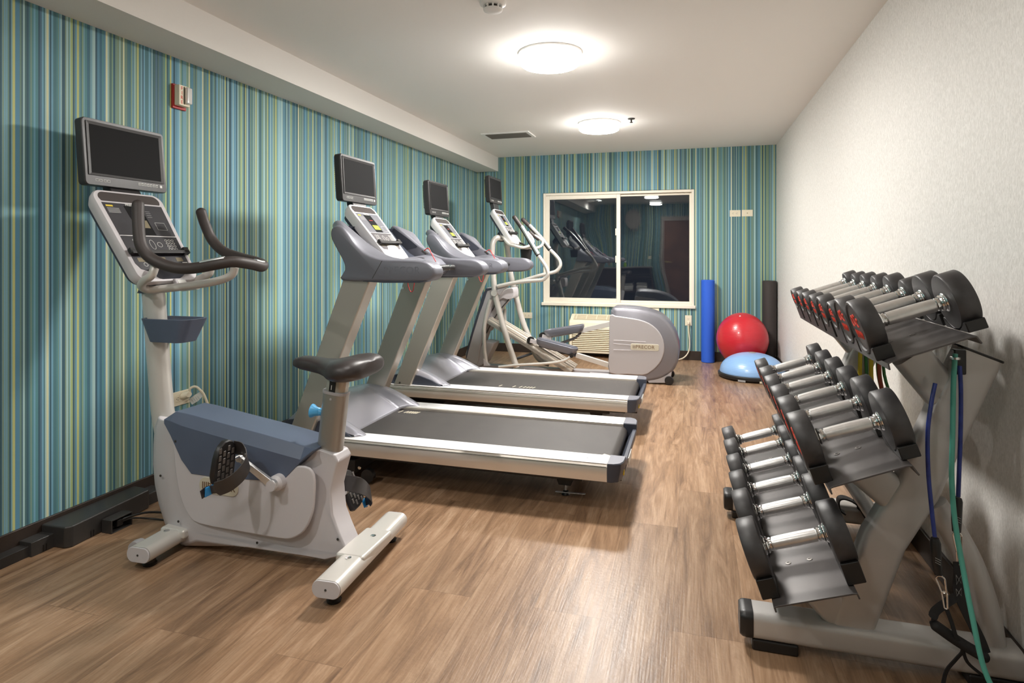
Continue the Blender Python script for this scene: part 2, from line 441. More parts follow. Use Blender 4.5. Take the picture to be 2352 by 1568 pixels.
# window
win = bpy.data.objects.new('window_1', None); COL.objects.link(win); win.location = (-.85, YB, .6); win['_o'] = [-.85, YB, .6]; tag(win, 'cream framed sliding window reflecting the gym at night', 'window', kind='structure')
def frame_rect(mb, x0, x1, z0, z1, t, y0, y1):
    mb.box(x0, x0+t, y0, y1, z0, z1); mb.box(x1-t, x1, y0, y1, z0, z1); mb.box(x0+t, x1-t, y0, y1, z0, z0+t); mb.box(x0+t, x1-t, y0, y1, z1-t, z1)
b = MB(); frame_rect(b, WX0+.004, WX1-.002, WZ0, WZ1-.003, .03, YB+.004, YB+.09); b.build('window_frame', 'frame_cream', win, bevel=.004)
b = MB(); frame_rect(b, WX0+.034, -.805, WZ0+.03, WZ1-.035, .046, YB+.012, YB+.045); b.build('window_sash', 'frame_cream', win, bevel=.004)
b = MB(); frame_rect(b, -.850, WX1-.03, WZ0+.03, WZ1-.035, .026, YB+.048, YB+.08); b.build('window_sash', 'frame_cream', win, bevel=.004)
MB().box(-1.66, -.85, YB+.025, YB+.029, .67, 1.87).build('glass', 'window_glass', win)
MB().box(-1.66, -.85, YB+.036, YB+.040, .67, 1.87).build('glass', 'window_glass', win)
MB().box(-.83, -.02, YB+.058, YB+.062, .65, 1.89).build('glass', 'window_glass', win)
MB().box(-.83, -.02, YB+.068, YB+.072, .65, 1.89).build('glass', 'window_glass', win)
MB().box(WX0-.012, WX1+.012, YB-.028, YB+.004, WZ0-.018, WZ0+.018).build('window_sill', 'frame_cream', win, bevel=.005)
b = MB(); b.box(-.862, -.85, YB+.002, YB+.014, 1.10, 1.18); b.box(-.862, -.85, YB+.002, YB+.014, 1.42, 1.50); b.build('latch', 'frame_cream', win, bevel=.002)

# far end behind the camera (seen only in the window glass)
dr = bpy.data.objects.new('door_1', None); COL.objects.link(dr); dr.location = (-.15, YF, 0); dr['_o'] = [-.15, YF, 0]; tag(dr, 'brown wooden door with taupe frame, mirrored in the window', 'door', kind='structure')
MB().box(-.60, .30, YF, YF+.03, .005, 2.03).build('door_panel', 'door_wood', dr, bevel=.003)
b = MB(); b.box(-.68, -.60, YF, YF+.045, 0, 2.11); b.box(.30, .38, YF, YF+.045, 0, 2.11); b.box(-.60, .30, YF, YF+.045, 2.03, 2.11); b.build('door_frame', 'trim_taupe', dr, bevel=.004)
b = MB(); b.lathe([(.028, 0), (.028, .008), (.012, .012), (.012, .045)], (-.53, YF+.03, 1.0), VY, 16); b.box(-.54, -.42, YF+.07, YF+.085, .99, 1.01); b.build('door_handle', 'brass', dr)
# ---------------------------------------------------------------- lamps
def lamp(x, y, pw, label):
    dim = '' if pw > .9 else '_dim'
    t = thing('ceiling_light', (x, y, H), label, 'ceiling light', 'round ceiling lights')
    MB().lathe([(.19, 0), (.19, -.012), (.183, -.014)], (x, y, H), VZ, 40).build('base_ring', 'lamp_white', t)
    MB().lathe([(.18, -.013), (.182, -.05), (.176, -.066)], (x, y, H), VZ, 40).build('lamp_side', 'lamp_rim'+dim, t)
    MB().lathe([(.176, -.0662), (.165, -.075), (.13, -.081), (.06, -.085), (.001, -.086)], (x, y, H), VZ, 40).build('lamp_lens', 'lamp_lens'+dim, t)
lb = ['glowing round drum ceiling light nearest in the photo', 'glowing round drum ceiling light farther back, before the window wall',
      'round drum ceiling light overhead, mirrored in the window', 'round drum ceiling light above the door end, mirrored in the window']
for (x, y, pw), l in zip(LAMPS, lb): lamp(x, y, pw, l)
t = thing('recessed_downlight', (-2.0, .30, H), 'small recessed downlight overhead, mirrored in the left window pane', 'ceiling light')
MB().lathe([(.045, -.001), (.046, -.006), (.065, -.004), (.067, 0)], (-2.0, .30, H), VZ, 32).build('trim_ring', 'lamp_white', t)
MB().lathe([(.044, -.0005), (.044, -.003), (.001, -.0031)], (-2.0, .30, H), VZ, 24).build('lamp_lens', 'spot_lens', t)
# smoke detector
t = thing('smoke_detector', (-.907, 2.773, H), 'white round smoke detector on the ceiling at the top edge', 'smoke detector')
MB().lathe([(.062, 0), (.062, -.012), (.05, -.018), (.045, -.02)], (-.907, 2.773, H), VZ, 32).build('base_plate', 'lamp_white', t)
b = MB().lathe([(.036, -.018), (.036, -.034)], (-.907, 2.773, H), VZ, 24); b.build('sensor_core', 'vent_dark', t)
b = MB(); b.lathe([(.046, -.034), (.044, -.042), (.03, -.047), (.001, -.048)], (-.907, 2.773, H), VZ, 32)
for k in range(10):
    a = 2*PI*k/10; c = Vector((-.907+.042*math.cos(a), 2.773+.042*math.sin(a), H-.034)); b.obox(c, Vector((math.cos(a), math.sin(a), 0)), Vector((-math.sin(a), math.cos(a), 0)), VZ, .004, .004, .018)
b.build('cap', 'lamp_white', t)
# sprinkler
t = thing('sprinkler', (-.513, 5.495, H), 'small dark pendent fire sprinkler head on the ceiling', 'sprinkler')
MB().lathe([(.032, 0), (.03, -.006), (.01, -.01)], (-.513, 5.495, H), VZ, 24).build('escutcheon', 'vent_dark', t)
b = MB().lathe([(.008, -.008), (.006, -.03), (.014, -.034), (.014, -.037), (.002, -.038)], (-.513, 5.495, H), VZ, 16); b.build('nozzle', 'vent_dark', t)
# ceiling vent
t = thing('ceiling_vent', (-1.765, 5.9, H), 'grey rectangular air vent grille in the ceiling', 'vent')
b = MB(); frame = ((-2.01, -1.52, 5.75, 6.05)); x0, x1, y0, y1 = frame
b.box(x0, x1, y0, y0+.035, H-.012, H); b.box(x0, x1, y1-.035, y1, H-.012, H); b.box(x0, x0+.035, y0+.035, y1-.035, H-.012, H); b.box(x1-.035, x1, y0+.035, y1-.035, H-.012, H)
b.build('frame', 'lamp_white', t, bevel=.003)
MB().box(x0+.035, x1-.035, y0+.035, y1-.035, H-.003, H-.001).build('backing', 'vent_grey', t)
b = MB()
for k in range(11):
    yy = y0+.045+k*.021; b.obox((-1.765, yy, H-.012), VX, Vector((0, .8, .6)), Vector((0, -.6, .8)), .21, .008, .0015)
b.build('louvre', 'vent_grey', t)

# fire alarm on left wall
t = thing('fire_alarm', (XL, 2.595, 2.02), 'red and cream fire alarm strobe high on the striped left wall', 'fire alarm')
X = XL
MB().box(X, X+.012, 2.552, 2.640, 1.957, 2.084).build('back_plate', 'alarm_red', t, bevel=.003)
MB().box(X+.012, X+.045, 2.560, 2.632, 1.972, 2.078).build('housing', 'cream', t, bevel=.004)
b = MB().box(X+.045, X+.066, 2.594, 2.628, 1.984, 2.070); b.build('strobe_lens', 'lens_clear', t, bevel=.006, seg=3)
MB().box(X+.045, X+.0465, 2.590, 2.594, 1.980, 2.072).build('seam', 'vent_dark', t)
for k, ch in enumerate('FIRE'):
    text('lettering', ch, .026, frame_mtx(Vector((X+.0455, 2.577, 2.060-.024*k)), VY, VZ, VX), 'mark_red', t)

def outlet(name, c, ux, un, label, w2, h2, kind='duplex', cat='outlet', group=None):
    """plate centred at c, ux horizontal on the wall, un out of the wall"""
    c = Vector(c); t = thing(name, c, label, cat, group)
    MB().obox(c, ux, VZ, un, w2, h2, .006).build('face_plate', 'cream', t, bevel=.002)
    horiz = w2 > h2
    d = ux if horiz else VZ
    if kind == 'duplex':
        for s in (-1, 1):
            cc = c+d*(.02*s)+un*.006
            e = ux if not horiz else VZ
            MB().obox(cc, d, e, un, .0135, .0155, .002).build('socket', 'cream', t, bevel=.003)
            b = MB(); b.obox(cc+e*.006+un*.002, d, e, un, .004, .001, .0004); b.obox(cc-e*.006+un*.002, d, e, un, .004, .001, .0004); b.obox(cc+d*-.009+un*.002, d, e, un, .002, .002, .0004)
            b.build('slots', 'vent_dark', t)
    elif kind == 'jack':
        MB().lathe([(.006, 0), (.006, .003), (.003, .004)], c+un*.006, un, 12).build('socket', 'cream_dark', t)
    elif kind == 'switch':
        MB().obox(c+un*.006, ux, VZ, un, .005, .012, .008).build('toggle', 'cream_dark', t, bevel=.001)
    return t
MY = Vector((0, -1, 0))
outlet('wall_outlet', (.462, YB, 1.652), VX, MY, 'cream duplex outlet high on the back wall, left of the pair', .057, .036)
outlet('wall_jack', (.588, YB, 1.653), VX, MY, 'cream wall plate with single jack, right of the high pair', .057, .036, 'jack', 'wall plate')
outlet('wall_outlet', (-1.925, YB, .452), VX, MY, 'cream duplex outlet low on back wall behind the elliptical', .057, .036)
o4 = outlet('wall_outlet', (-.038, YB, .447), VX, MY, 'cream outlet with a plug in, right of the heater', .036, .058)
outlet('wall_outlet', (XL, 2.610, .443), VY, VX, 'cream outlet on striped left wall behind the bike', .060, .037)
MB().box(-.582, -.361, YB-.022, YB, .50, .575).build('x', 'cream')
o = COL.objects['x']; o.name = 'junction_cover'; tag(o, 'small cream box cover just under the window sill', 'cover')

# cord + plug at the back wall
t = thing('power_lead', (-.038, YB-.02, .42), 'cream power cord hanging from the outlet beside the blue roller', 'power cord')
b = MB().box(-.050, -.024, YB-.045, YB-.0085, .405, .437); b.build('plug', 'cream', t, bevel=.006, seg=3)
MB().tube([(-.037, YB-.03, .41), (-.034, YB-.028, .33), (-.024, YB-.03, .20), (-.035, YB-.035, .10), (-.09, YB-.06, .03), (-.19, YB-.16, .008), (-.30, YB-.45, .008), (-.33, YB-.9, .008)], .007).build('cable', 'cream', t)
# cord at the left wall, with tag
t = thing('power_lead', (XL+.02, 2.63, .46), 'cream power cord with a paper tag plugged in behind the bike', 'power cord')
b = MB().loft([[Vector((XL+.0085+d, 2.632+a*k, .452+c*k+d*.2)) for a, c in oval(.030, .022, 20)] for d, k in ((0, 1), (.018, .95), (.03, .6))]); b.build('plug', 'cream', t)
pts = [W(436, 893, 2.64), W(444, 888, 2.65), W(452, 889, 2.66), W(460, 896, 2.67), W(467, 904, 2.68), W(474, 920, 2.69), W(482, 945, 2.70), W(494, 985, 2.75)]
e1 = Vector((XL+.06, 2.86, .10)); 
MB().tube([(XL+.03, 2.645, .465)]+pts+[e1, (XL+.05, 2.95, .012), (XL+.06, 3.0, .008)], .0065).build('cable', 'cream', t)
p = [W(434, 922, 2.66), W(448, 928, 2.66), W(467, 908, 2.68), W(452, 902, 2.68)]
b = MB(); q = [W(433, 917, 2.66), W(441, 929, 2.66), W(456, 920, 2.67), W(468, 907, 2.68), W(460, 899, 2.68), W(447, 907, 2.67)]
b.ngon_prism(q, Vector((-.001, .001, 0))); b.build('paper_tag', 'mark_white', t)
b = MB(); 
for k in range(4):
    a = W(440+k*4.5, 917-k*2.5, 2.662-.004); c = W(445+k*4.5, 924-k*2.5, 2.662-.004); b.tube([a, c], .0008, 5, 0)
b.build('tag_print', 'mark_grey', t)

# wall heater / air conditioner
t = thing('air_conditioner', (-.95, YB, .06), 'cream packaged wall air conditioner under the window', 'air conditioner')
y0, y1 = 7.06, YB
b = MB(); x0, x1 = -1.372, -.30
b.ngon_prism([Vector((x0, y, z)) for y, z in ((y1-.012, .055), (y0, .055), (y0, .40), (y0+.015, .425), (y1-.03, .49), (y1-.012, .49))], Vector((x1-x0, 0, 0)))
b.build('cabinet', 'cream', t, bevel=.006, seg=3)
b = MB(); sl = Vector((0, y1-.03-(y0+.015), .065)).normalized(); nn = Vector((0, -sl.z, sl.y))
b.obox(Vector((-.83, (y0+y1)/2-.01, .458))+nn*.002, VX, sl, nn, .50, .052, .002); b.build('top_grille_recess', 'cream_dark', t)
b = MB()
for k in range(9): b.obox(Vector((-.83, (y0+y1)/2-.01, .458))+sl*(-.05+k*.0125)+nn*.0035, VX, sl, nn, .50, .002, .003)
for k in range(9): b.obox(Vector((-1.30+k*.118, (y0+y1)/2-.01, .458))+nn*.0035, VX, sl, nn, .004, .052, .004)
b.build('top_grille', 'cream', t)
MB().box(x0+.03, x1-.03, y0-.001, y0+.004, .085, .345).build('intake_recess', 'cream_dark', t)
b = MB()
for k in range(12): b.obox((-.836, y0-.004, .095+k*.0218), VX, Vector((0, .8, .6)), Vector((0, -.6, .8)), .495, .0075, .003)
b.build('intake_louvre', 'cream', t)

# raceway on the floor along the left wall
t = thing('floor_raceway', (XL+.012, 2.1, 0), 'black cable raceway with junction boxes along the left wall floor', 'cable raceway')
xb = XL+.0135
MB().box(xb, -2.522, YF+.3, 1.80, 0, .042).build('raceway_channel', 'raceway', t, bevel=.003)
MB().box(xb, -2.506, 1.795, 1.912, 0, .058).build('coupling', 'raceway', t, bevel=.003)
b = MB().ngon_prism([Vector((x, y, .0)) for x, y in ((xb, 1.88), (-2.45, 1.885), (-2.433, 1.905), (-2.462, 2.30), (-2.475, 2.315), (xb, 2.32))], Vector((0, 0, .088)))
b.build('junction_box', 'raceway', t, bevel=.007, seg=3)
MB().box(xb, -2.487, 2.32, 2.42, 0, .056).build('coupling', 'raceway', t, bevel=.003)
MB().box(xb, -2.500, 2.42, 4.0, 0, .042).build('raceway_channel', 'raceway', t, bevel=.003)
b = MB(); b.box(-2.440, -2.385, 2.04, 2.046, 0, .058); b.box(-2.440, -2.385, 2.138, 2.144, 0, .058); b.box(-2.440, -2.385, 2.046, 2.138, .052, .058); b.box(-2.440, -2.385, 2.046, 2.138, 0, .004)
ob = b.build('outlet_box', 'raceway', t, bevel=.002)
MB().box(-2.436, -2.418, 2.048, 2.136, .006, .05).build('socket_strip', 'base_black', ob, bevel=.002)
b = MB()
for yy in (1.84, 1.852, 1.99, 2.003, 2.17, 2.185): b.box(-2.507 if yy < 1.9 else -2.440-.073*(yy-1.905), (-2.5045 if yy < 1.9 else -2.4305-.073*(yy-1.905)), yy, yy+.003, .004, .03)
b.build('knockout_slots', 'base_black', t)
t = thing('power_lead', (-2.40, 2.10, .03), 'thin black power lead from the floor outlet box to the bike', 'power cord')
b = MB().box(-2.418, -2.392, 2.075, 2.105, .015, .045); b.build('plug', 'base_black', t, bevel=.004)
MB().tube([(-2.40, 2.09, .035), (-2.375, 2.12, .045), (-2.35, 2.20, .035), (-2.27, 2.27, .008), (-2.22, 2.24, .008), (-2.16, 2.17, .012)], .005).build('cable', 'base_black', t)
MB().tube([(-2.40, 2.095, .028), (-2.37, 2.13, .035), (-2.33, 2.19, .012), (-2.24, 2.20, .008), (-2.20, 2.16, .010), (-2.16, 2.12, .02)], .004).build('cable', 'base_black', t)

# foam rollers, balls
def roller(x, y, r, h, m, label):
    b = MB().lathe([(r*.25, 0), (r-.006, 0), (r, .006), (r, h-.006), (r-.006, h), (r*.25, h), (r*.25, h-.002)], (x, y, 0), VZ, 48)
    o = b.build('foam_roller', m, origin=(x, y, 0)); tag(o, label, 'foam roller', 'foam rollers against the back wall')
roller(.172, 7.160, .072, .912, 'foam_blue', 'tall blue foam roller standing upright against the back wall')
roller(.806, 7.155, .073, .912, 'foam_black', 'tall black foam roller standing in the back right corner')
t = thing('exercise_ball', (.512, 6.90, 0), 'large glossy red exercise ball between the foam rollers', 'exercise ball')
cx, cy = .512, 6.925
prof = []
for k in range(49):
    a = -PI/2+PI*k/48; z = math.sin(a); r = math.cos(a)*(.262 if z > 0 else .262*(1-.10*abs(z)**1.5)); prof.append((r, .296+.294*z if z < 0 else .296+.283*z))
MB().lathe(prof, (cx, cy, 0), VZ, 64).build('ball', 'red_vinyl', t)
c = Vector((cx-.03, cy-.105, .296+.255)); n = Vector((-.1, -.42, .9)).normalized()
MB().lathe([(.009, -.004), (.009, .003), (.005, .006)], c, n, 16).build('valve_plug', 'mark_white', t)
t = thing('balance_trainer', (.565, 6.40, 0), 'light blue half-dome balance trainer on a black base', 'balance trainer')
bx, by = .565, 6.40
MB().lathe([(.28, .004), (.305, .008), (.318, .02), (.318, .042), (.305, .052), (.29, .05)], (bx, by, 0), VZ, 64).build('platform', 'base_black', t)
prof = [(.298, .046), (.302, .055)]
for k in range(1, 25):
    a = PI/2*k/24; prof.append((.300*math.cos(a)**.92, .055+.185*math.sin(a)))
MB().lathe(prof, (bx, by, 0), VZ, 64).build('dome', 'light_blue_vinyl', t)
MB().lathe([(.035, .002), (.033, .005), (.012, .006)], (bx, by, .238), VZ, 24).build('centre_disc', 'mark_grey', t)
for k, a in enumerate((-1.95, -1.35)):
    q = Vector((bx+.318*math.cos(a), by+.318*math.sin(a), .014)); tt = Vector((-math.sin(a), math.cos(a), 0)); nn = Vector((math.cos(a), math.sin(a), 0))
    MB().obox(q, tt, VZ, nn, .035, .009, .003).build('base_label', 'cream' if k else 'mark_grey', t, bevel=.001)

# far end furniture, seen in the window glass
t = thing('cabinet', (-1.75, YF+.27, 0), 'dark wood open cabinet with pale worktop, mirrored in window', 'cabinet')
b = MB(); b.box(-2.55, -2.52, YF+.015, YF+.5, .0, .80); b.box(-.95, -.92, YF+.015, YF+.5, 0, .80); b.box(-2.52, -.95, YF+.015, YF+.5, .22, .25); b.box(-2.52, -.95, YF+.015, YF+.03, .09, .80); b.box(-1.72, -1.69, YF+.03, YF+.5, .09, .8)
b.box(-2.52, -1.72, YF+.48, YF+.5, .09, .8); b.build('carcass', 'cabinet_wood', t, bevel=.002)
MB().box(-2.52, -.95, YF+.03, YF+.47, .48, .50).build('shelf', 'cabinet_wood', t)
MB().box(-2.57, -.90, YF+.015, YF+.53, .80, .835).build('worktop', 'counter', t, bevel=.004)
def towel(x, z, label):
    b = MB()
    for k in range(4): b.box(x-.12, x+.12, YF+.08, YF+.42, z+.001+k*.022, z+.021+k*.022)
    o = b.build('folded_towel_stack', 'towel', bevel=.008, seg=3, origin=(x, YF+.25, z)); tag(o, label, 'towel stack', 'folded towels in the cabinet')
towel(-1.50, .25, 'folded white towel pile on the lower cabinet shelf, left one')
towel(-1.18, .25, 'folded white towel pile on the lower cabinet shelf, by the door side')
t = thing('spray_bottle', (-1.63, YF+.25, .835), 'green spray bottle standing on the cabinet worktop', 'bottle')
MB().lathe([(.035, 0), (.037, .02), (.037, .10), (.02, .15), (.013, .165)], (-1.63, YF+.25, .835), VZ, 24).build('bottle', 'bottle_green', t)
b = MB(); b.box(-1.645, -1.615, YF+.235, YF+.265, 1.0, 1.03); b.box(-1.665, -1.60, YF+.24, YF+.26, 1.03, 1.05); b.build('trigger_head', 'mark_white', t, bevel=.003)
t = thing('wall_fan', (-1.49, YF, 2.08), 'round grey wall fan above the cabinet, mirrored in window', 'fan')
c = Vector((-1.49, YF+.17, 2.06)); ax = Vector((.25, .95, -.2)).normalized()
MB().lathe([(.01, -.05), (.14, -.04), (.18, 0), (.175, .01)], c, ax, 40).build('fan_cage', 'vent_grey', t)
MB().tube([c, (-1.49, YF+.06, 2.12), (-1.49, YF+.001, 2.12)], .02, 12).build('bracket', 'vent_dark', t)
outlet('wall_switch', (-1.78, YF, 1.30), VX, VY, 'cream light switch on the far wall, mirrored in the window', .036, .058, 'switch', 'switch')
outlet('wall_outlet', (-.98, YF, 1.12), VX, VY, 'cream outlet beside the door, mirrored in the window', .045, .045, 'jack')
# ================================================================ shared machine pieces
def console(parent, T, Bt, yc, w, style):
    """tilted slab: T / Bt = (x, z) of the top and bottom of its front face"""
    T = Vector((T[0], yc, T[1])); Bt = Vector((Bt[0], yc, Bt[1]))
    d = (Bt-T); L = d.length; d.normalize(); n = d.cross(VY); n = n if n.x > 0 else -n
    def P(a, s, h=0): return T+VY*a+d*s+n*h
    def outline(w2, s0, s1, rt, rb, w3):
        o = []
        for k in range(7):
            a = PI/2*k/6; o.append((w2-rt+rt*math.sin(a), s0+rt-rt*math.cos(a)))
        for k in range(7):
            a = PI/2*k/6; o.append((w3-rb+rb*math.cos(a), s1-rb+rb*math.sin(a)))
        o += [(-a, s) for a, s in reversed(o)]
        return o
    w2 = w/2
    ol = outline(w2, 0, L, .045, .05, w2*.90)
    bd = MB(); rings = []
    for k, h in ((.80, -.062), (.93, -.055), (.985, -.03), (1.0, -.008), (.985, 0)):
        rings.append([P(a*k, L/2+(s-L/2)*k, h) for a, s in ol])
    bd.loft(rings); body = bd.build('console_body', 'shell_white' if style != 'bike' else 'shell', parent)
    back = MB(); back.loft([[P(a*k, L/2+(s-L/2)*k, h) for a, s in ol] for k, h in ((.6, -.085), (.86, -.075), (.90, -.054))]); back.build('console_back', 'slate_dark', parent)
    def panel(nm, o, m, h=.0012, p=body):
        return MB().ngon_prism([P(a, s, -.001) for a, s in o], n*(h+.001)).build(nm, m, p)
    # top dark strip, main overlay, lower overlay with rounded foot
    panel('top_window', outline(w2-.022, .012, .058, .030, .006, w2-.026), 'grip')
    main = [(-w2+.024, .066), (w2-.024, .066), (w2-.031, L*.50), (-w2+.031, L*.50)]
    panel('display_overlay', main, 'panel_dark' if style == 'bike' else 'panel_mid')
    Lm = L*.505
    if style == 'bike':
        low = [(-w2+.031, Lm), (w2-.031, Lm)]+[(w2-.04-.03*math.sin(PI/2*k/5)+.0, L*.86-(.04*math.cos(PI/2*k/5))) for k in range(6)]
        low = [(-w2+.031, Lm), (w2-.031, Lm), (w2-.036, L*.80), (w2-.05, L*.86), (w2-.08, L*.885), (-w2+.08, L*.885), (-w2+.05, L*.86), (-w2+.036, L*.80)]
        panel('key_overlay', low, 'panel_dark')
    else:
        low = [(-w2+.031, Lm), (w2-.031, Lm), (w2-.036, L*.74), (w2-.046, L*.79), (.055, L*.80), (.045, L*.76), (.02, L*.735), (-.02, L*.735), (-.045, L*.76), (-.055, L*.80), (-w2+.046, L*.79), (-w2+.036, L*.74)]
        panel('key_overlay', low, 'panel_grey')
    # centre display column
    panel('display_column', [(-.052, .078), (.030, .078), (.040, L*.49), (-.040, L*.49)], 'screen', .002)
    panel('lcd_display', [(-.034, .155), (.030, .155), (.032, .188), (-.034, .188)] if style != 'bike' else [(-.034, .150), (.026, .150), (.028, .190), (-.034, .190)], 'lcd_green' if style == 'tread' else 'lcd_tan', .003)
    b = MB(); b.obox(P(-w2+.052, .082, .0012), VY, d, n, .016, .004, .0006); b.build('warning_label', 'mark_yellow', body)
    b = MB()
    for k in range(4): b.obox(P(-w2+.064, .094+k*.007, .0012), VY, d, n, .028, .0018, .0005)
    for k in range(4): b.obox(P(.055, .10+k*.01, .0012), VY, d, n, .012, .001, .0005)
    b.build('print', 'mark_grey', body)
    text('lettering', 'PRECOR', .016, frame_mtx(P(-.012, .073, .0024), VY, -d, n), 'mark_white', body)
    b = MB()
    for k in range(3): b.obox(P(-.02+k*.014, .118, .0022), VY, d, n, .004, .002, .0004)
    b.build('indicator_lights', 'mark_red', body)
    # keys
    b = MB()
    def ringkey(a, s, r1, r2):
        pts = [(a+r1*math.cos(2*PI*k/18), s+r2*math.sin(2*PI*k/18)) for k in range(19)]
        b.tube([P(x, y, .0015) for x, y in pts], .0009, 5, 0)
    ringkey(-.005, L*.50+.045, .012, .024); ringkey(.032, L*.50+.045, .012, .012)
    for i in range(3):
        for j in range(4): ringkey(.075+i*.017, L*.50+.022+j*.015, .006, .005)
    for i in range(2):
        for j in range(3): ringkey(-.085+i*.026, L*.50+.024+j*.018, .009, .006)
    b.tube([P(.065, .158, .0015), P(.115, .158, .0015), P(.115, .196, .0015), P(.065, .196, .0015), P(.065, .158, .0015)], .0007, 5, 0)
    b.build('key_outlines', 'mark_white', body)
    b = MB(); b.obox(P(0, L*.505, .001), VY, d, n, w2-.03, .0016, .002); b.build('divider', 'shell_white', body)
    # reading rack ledge
    s = L*.695
    b = MB(); b.obox(P(0, s, .004), VY, d, n, w2-.028, .005, .016); b.obox(P(0, s+.004, .020), VY, d, n, w2-.028, .009, .004)
    b.obox(P(w2-.035, s-.004, .004), VY, d, n, .014, .016, .020); b.obox(P(-w2+.035, s-.004, .004), VY, d, n, .010, .012, .018)
    b.build('book_ledge', 'black_plastic', parent, bevel=.002)
    b = MB()
    if style == 'bike':
        for a in (-.10, .095): b.obox(P(a, L*.765, .0012), VY, d, n, .017, .010, .0006)
        b.obox(P(0, L*.765, .0012), VY, d, n, .022, .012, .0006)
    else:
        for k in range(4): b.obox(P(-.082+k*.054, L*.725, .0012), VY, d, n, .016, .008, .0006)
    b.build('lower_display', 'lcd_tan', body)
    if style != 'bike':
        b = MB(); b.loft([[P(a*k, L*.87+q*k, h) for a, q in rrect(.040, .052, .015)] for k, h in ((1.15, 0), (1.0, .012), (.92, .016))]); b.build('stop_key_cover', 'shell_white', body)
        b = MB(); b.obox(P(0, L*.87+.05, .003), VY, d, n, .022, .008, .010); b.build('stop_label', 'mark_red' if 0 else 'cream_dark', body, bevel=.002)
    else:
        b = MB()
        for k in range(3): b.obox(P(.117, L*.80+k*.011, .0012), VY, d, n, .014, .0015, .0005)
        b.build('print', 'mark_white', body)
        b = MB(); 
        pts = [(-.09+.009*math.cos(2*PI*k/18), L*.815+.009*math.sin(2*PI*k/18)) for k in range(19)]; b.tube([P(x, y, .0015) for x, y in pts], .001, 5, 0)
        pts = [(.092+.011*math.cos(2*PI*k/18), L*.845+.011*math.sin(2*PI*k/18)) for k in range(19)]; b.tube([P(x, y, .0015) for x, y in pts], .0018, 5, 0)
        b.build('key_outlines', 'mark_white', body)
    return P, d, n, L

def television(parent, x, yc, z0, z1, w, tilt):
    """monitor with its face towards +x; z0..z1 face height"""
    h = (z1-z0)
    up = Vector((math.sin(tilt), 0, math.cos(tilt))); n = Vector((math.cos(tilt), 0, -math.sin(tilt)))
    c = Vector((x, yc, (z0+z1)/2))
    def P(a, b, k=0): return c+VY*a+up*b+n*k
    w2, h2 = w/2, h/2
    bd = MB(); ol = rrect(w2, h2, .016, 4)
    bd.loft([[P(a*k, b*k, t) for a, b in ol] for k, t in ((.95, -.048), (.99, -.040), (1.0, -.012), (1.0, -.004), (.985, 0))])
    tv = bd.build('television', 'bezel', parent)
    # raised bezel around the recessed screen
    sx, st, sb = w2-.030, h2-.026, -h2+.052
    b = MB(); pr = [(-sx-.014, sb-.010), (sx+.014, sb-.010), (sx+.014, st+.012), (-sx-.014, st+.012)]; inn = [(-sx, sb), (sx, sb), (sx, st), (-sx, st)]
    R = [[b.bm.verts.new(P(a, q, .0035)) for a, q in pr], [b.bm.verts.new(P(a, q, -.006+.0065)) for a, q in inn], [b.bm.verts.new(P(a, q, .0002)) for a, q in pr]]
    for i in range(4):
        k = (i+1) % 4; b.bm.faces.new((R[0][i], R[0][k], R[1][k], R[1][i])); b.bm.faces.new((R[2][i], R[2][k], R[0][k], R[0][i]))
    b.build('screen_surround', 'bezel', tv, smooth=False)
    b = MB(); b.obox(P(0, (st+sb)/2, .0001), VY, up, n, sx, (st-sb)/2, .0006); b.build('screen', 'screen', tv)
    b = MB(); b.obox(P(0, .01, -.070), VY, up, n, w2*.80, h2*.72, .031); bk = b.build('rear_housing', 'tv_back', tv, bevel=.012, seg=3)
    b = MB()
    for s in (-1, 1):
        for k in range(15): b.obox(P(s*w2*.801, -h2*.6+.01+k*h2*.088, -.056), n, up, VY*s, .011, .0028, .001)
    b.build('vent_slots', 'vent_dark', bk)
    b = MB()
    yy = -h2+.027
    for k in range(7): b.obox(P(w2-.150+k*.0155, yy, .0002), VY, up, n, .0062, .0062, .0012)
    for k in range(4): b.obox(P(-w2+.052+k*.0165+(.004 if k > 1 else 0), yy-.004, .0002), VY, up, n, .0066, .0052, .0012)
    b.obox(P(w2-.034, yy, .0002), VY, up, n, .0062, .0062, .0016)
    b.build('buttons', 'mark_white', tv, bevel=.001)
    b = MB()
    for k in range(7): b.obox(P(w2-.150+k*.0155, yy+.001, .0014), VY, up, n, .0050, .0024, .0004); 
    for k in range(7): b.obox(P(w2-.150+k*.0155, yy-.0042, .0014), VY, up, n, .0050, .0012, .0004)
    for k in range(4): b.obox(P(-w2+.052+k*.0165+(.004 if k > 1 else 0), yy-.004, .0014), VY, up, n, .0050, .0040, .0004)
    b.build('button_caps', 'black_plastic', tv)
    return P

def tv_bracket(parent, x, yc, z0, P_):
    """dark wedge from behind the screen's lower edge down to the console top"""
    t0 = P_(0, .02, -.012); t1 = P_(0, .05, -.062)
    poly = [(x-.046, z0+.055), (x-.010, z0+.012), (x+.004, z0-.008), (t0.x, t0.z), (t1.x, t1.z), (x-.040, z0-.010)]
    rings = []
    for k, y in ((.0, -.075), (.0, -.060), (.0, .060), (.0, .075)):
        s_ = .88 if abs(y) > .07 else 1.0
        rings.append([Vector((x_, yc+y, z_)) for x_, z_ in poly])
    return MB().loft(rings).build('television_bracket', 'bezel', parent, bevel=.004)

# ================================================================ EXERCISE BIKE
YC = 2.10
bike = thing('exercise_bike', (-1.70, YC, 0), 'upright grey exercise bike with slate top cover and mounted television', 'exercise bike')
NY = 2.0
def bx(pts, y=NY): return XZ(pts, y)
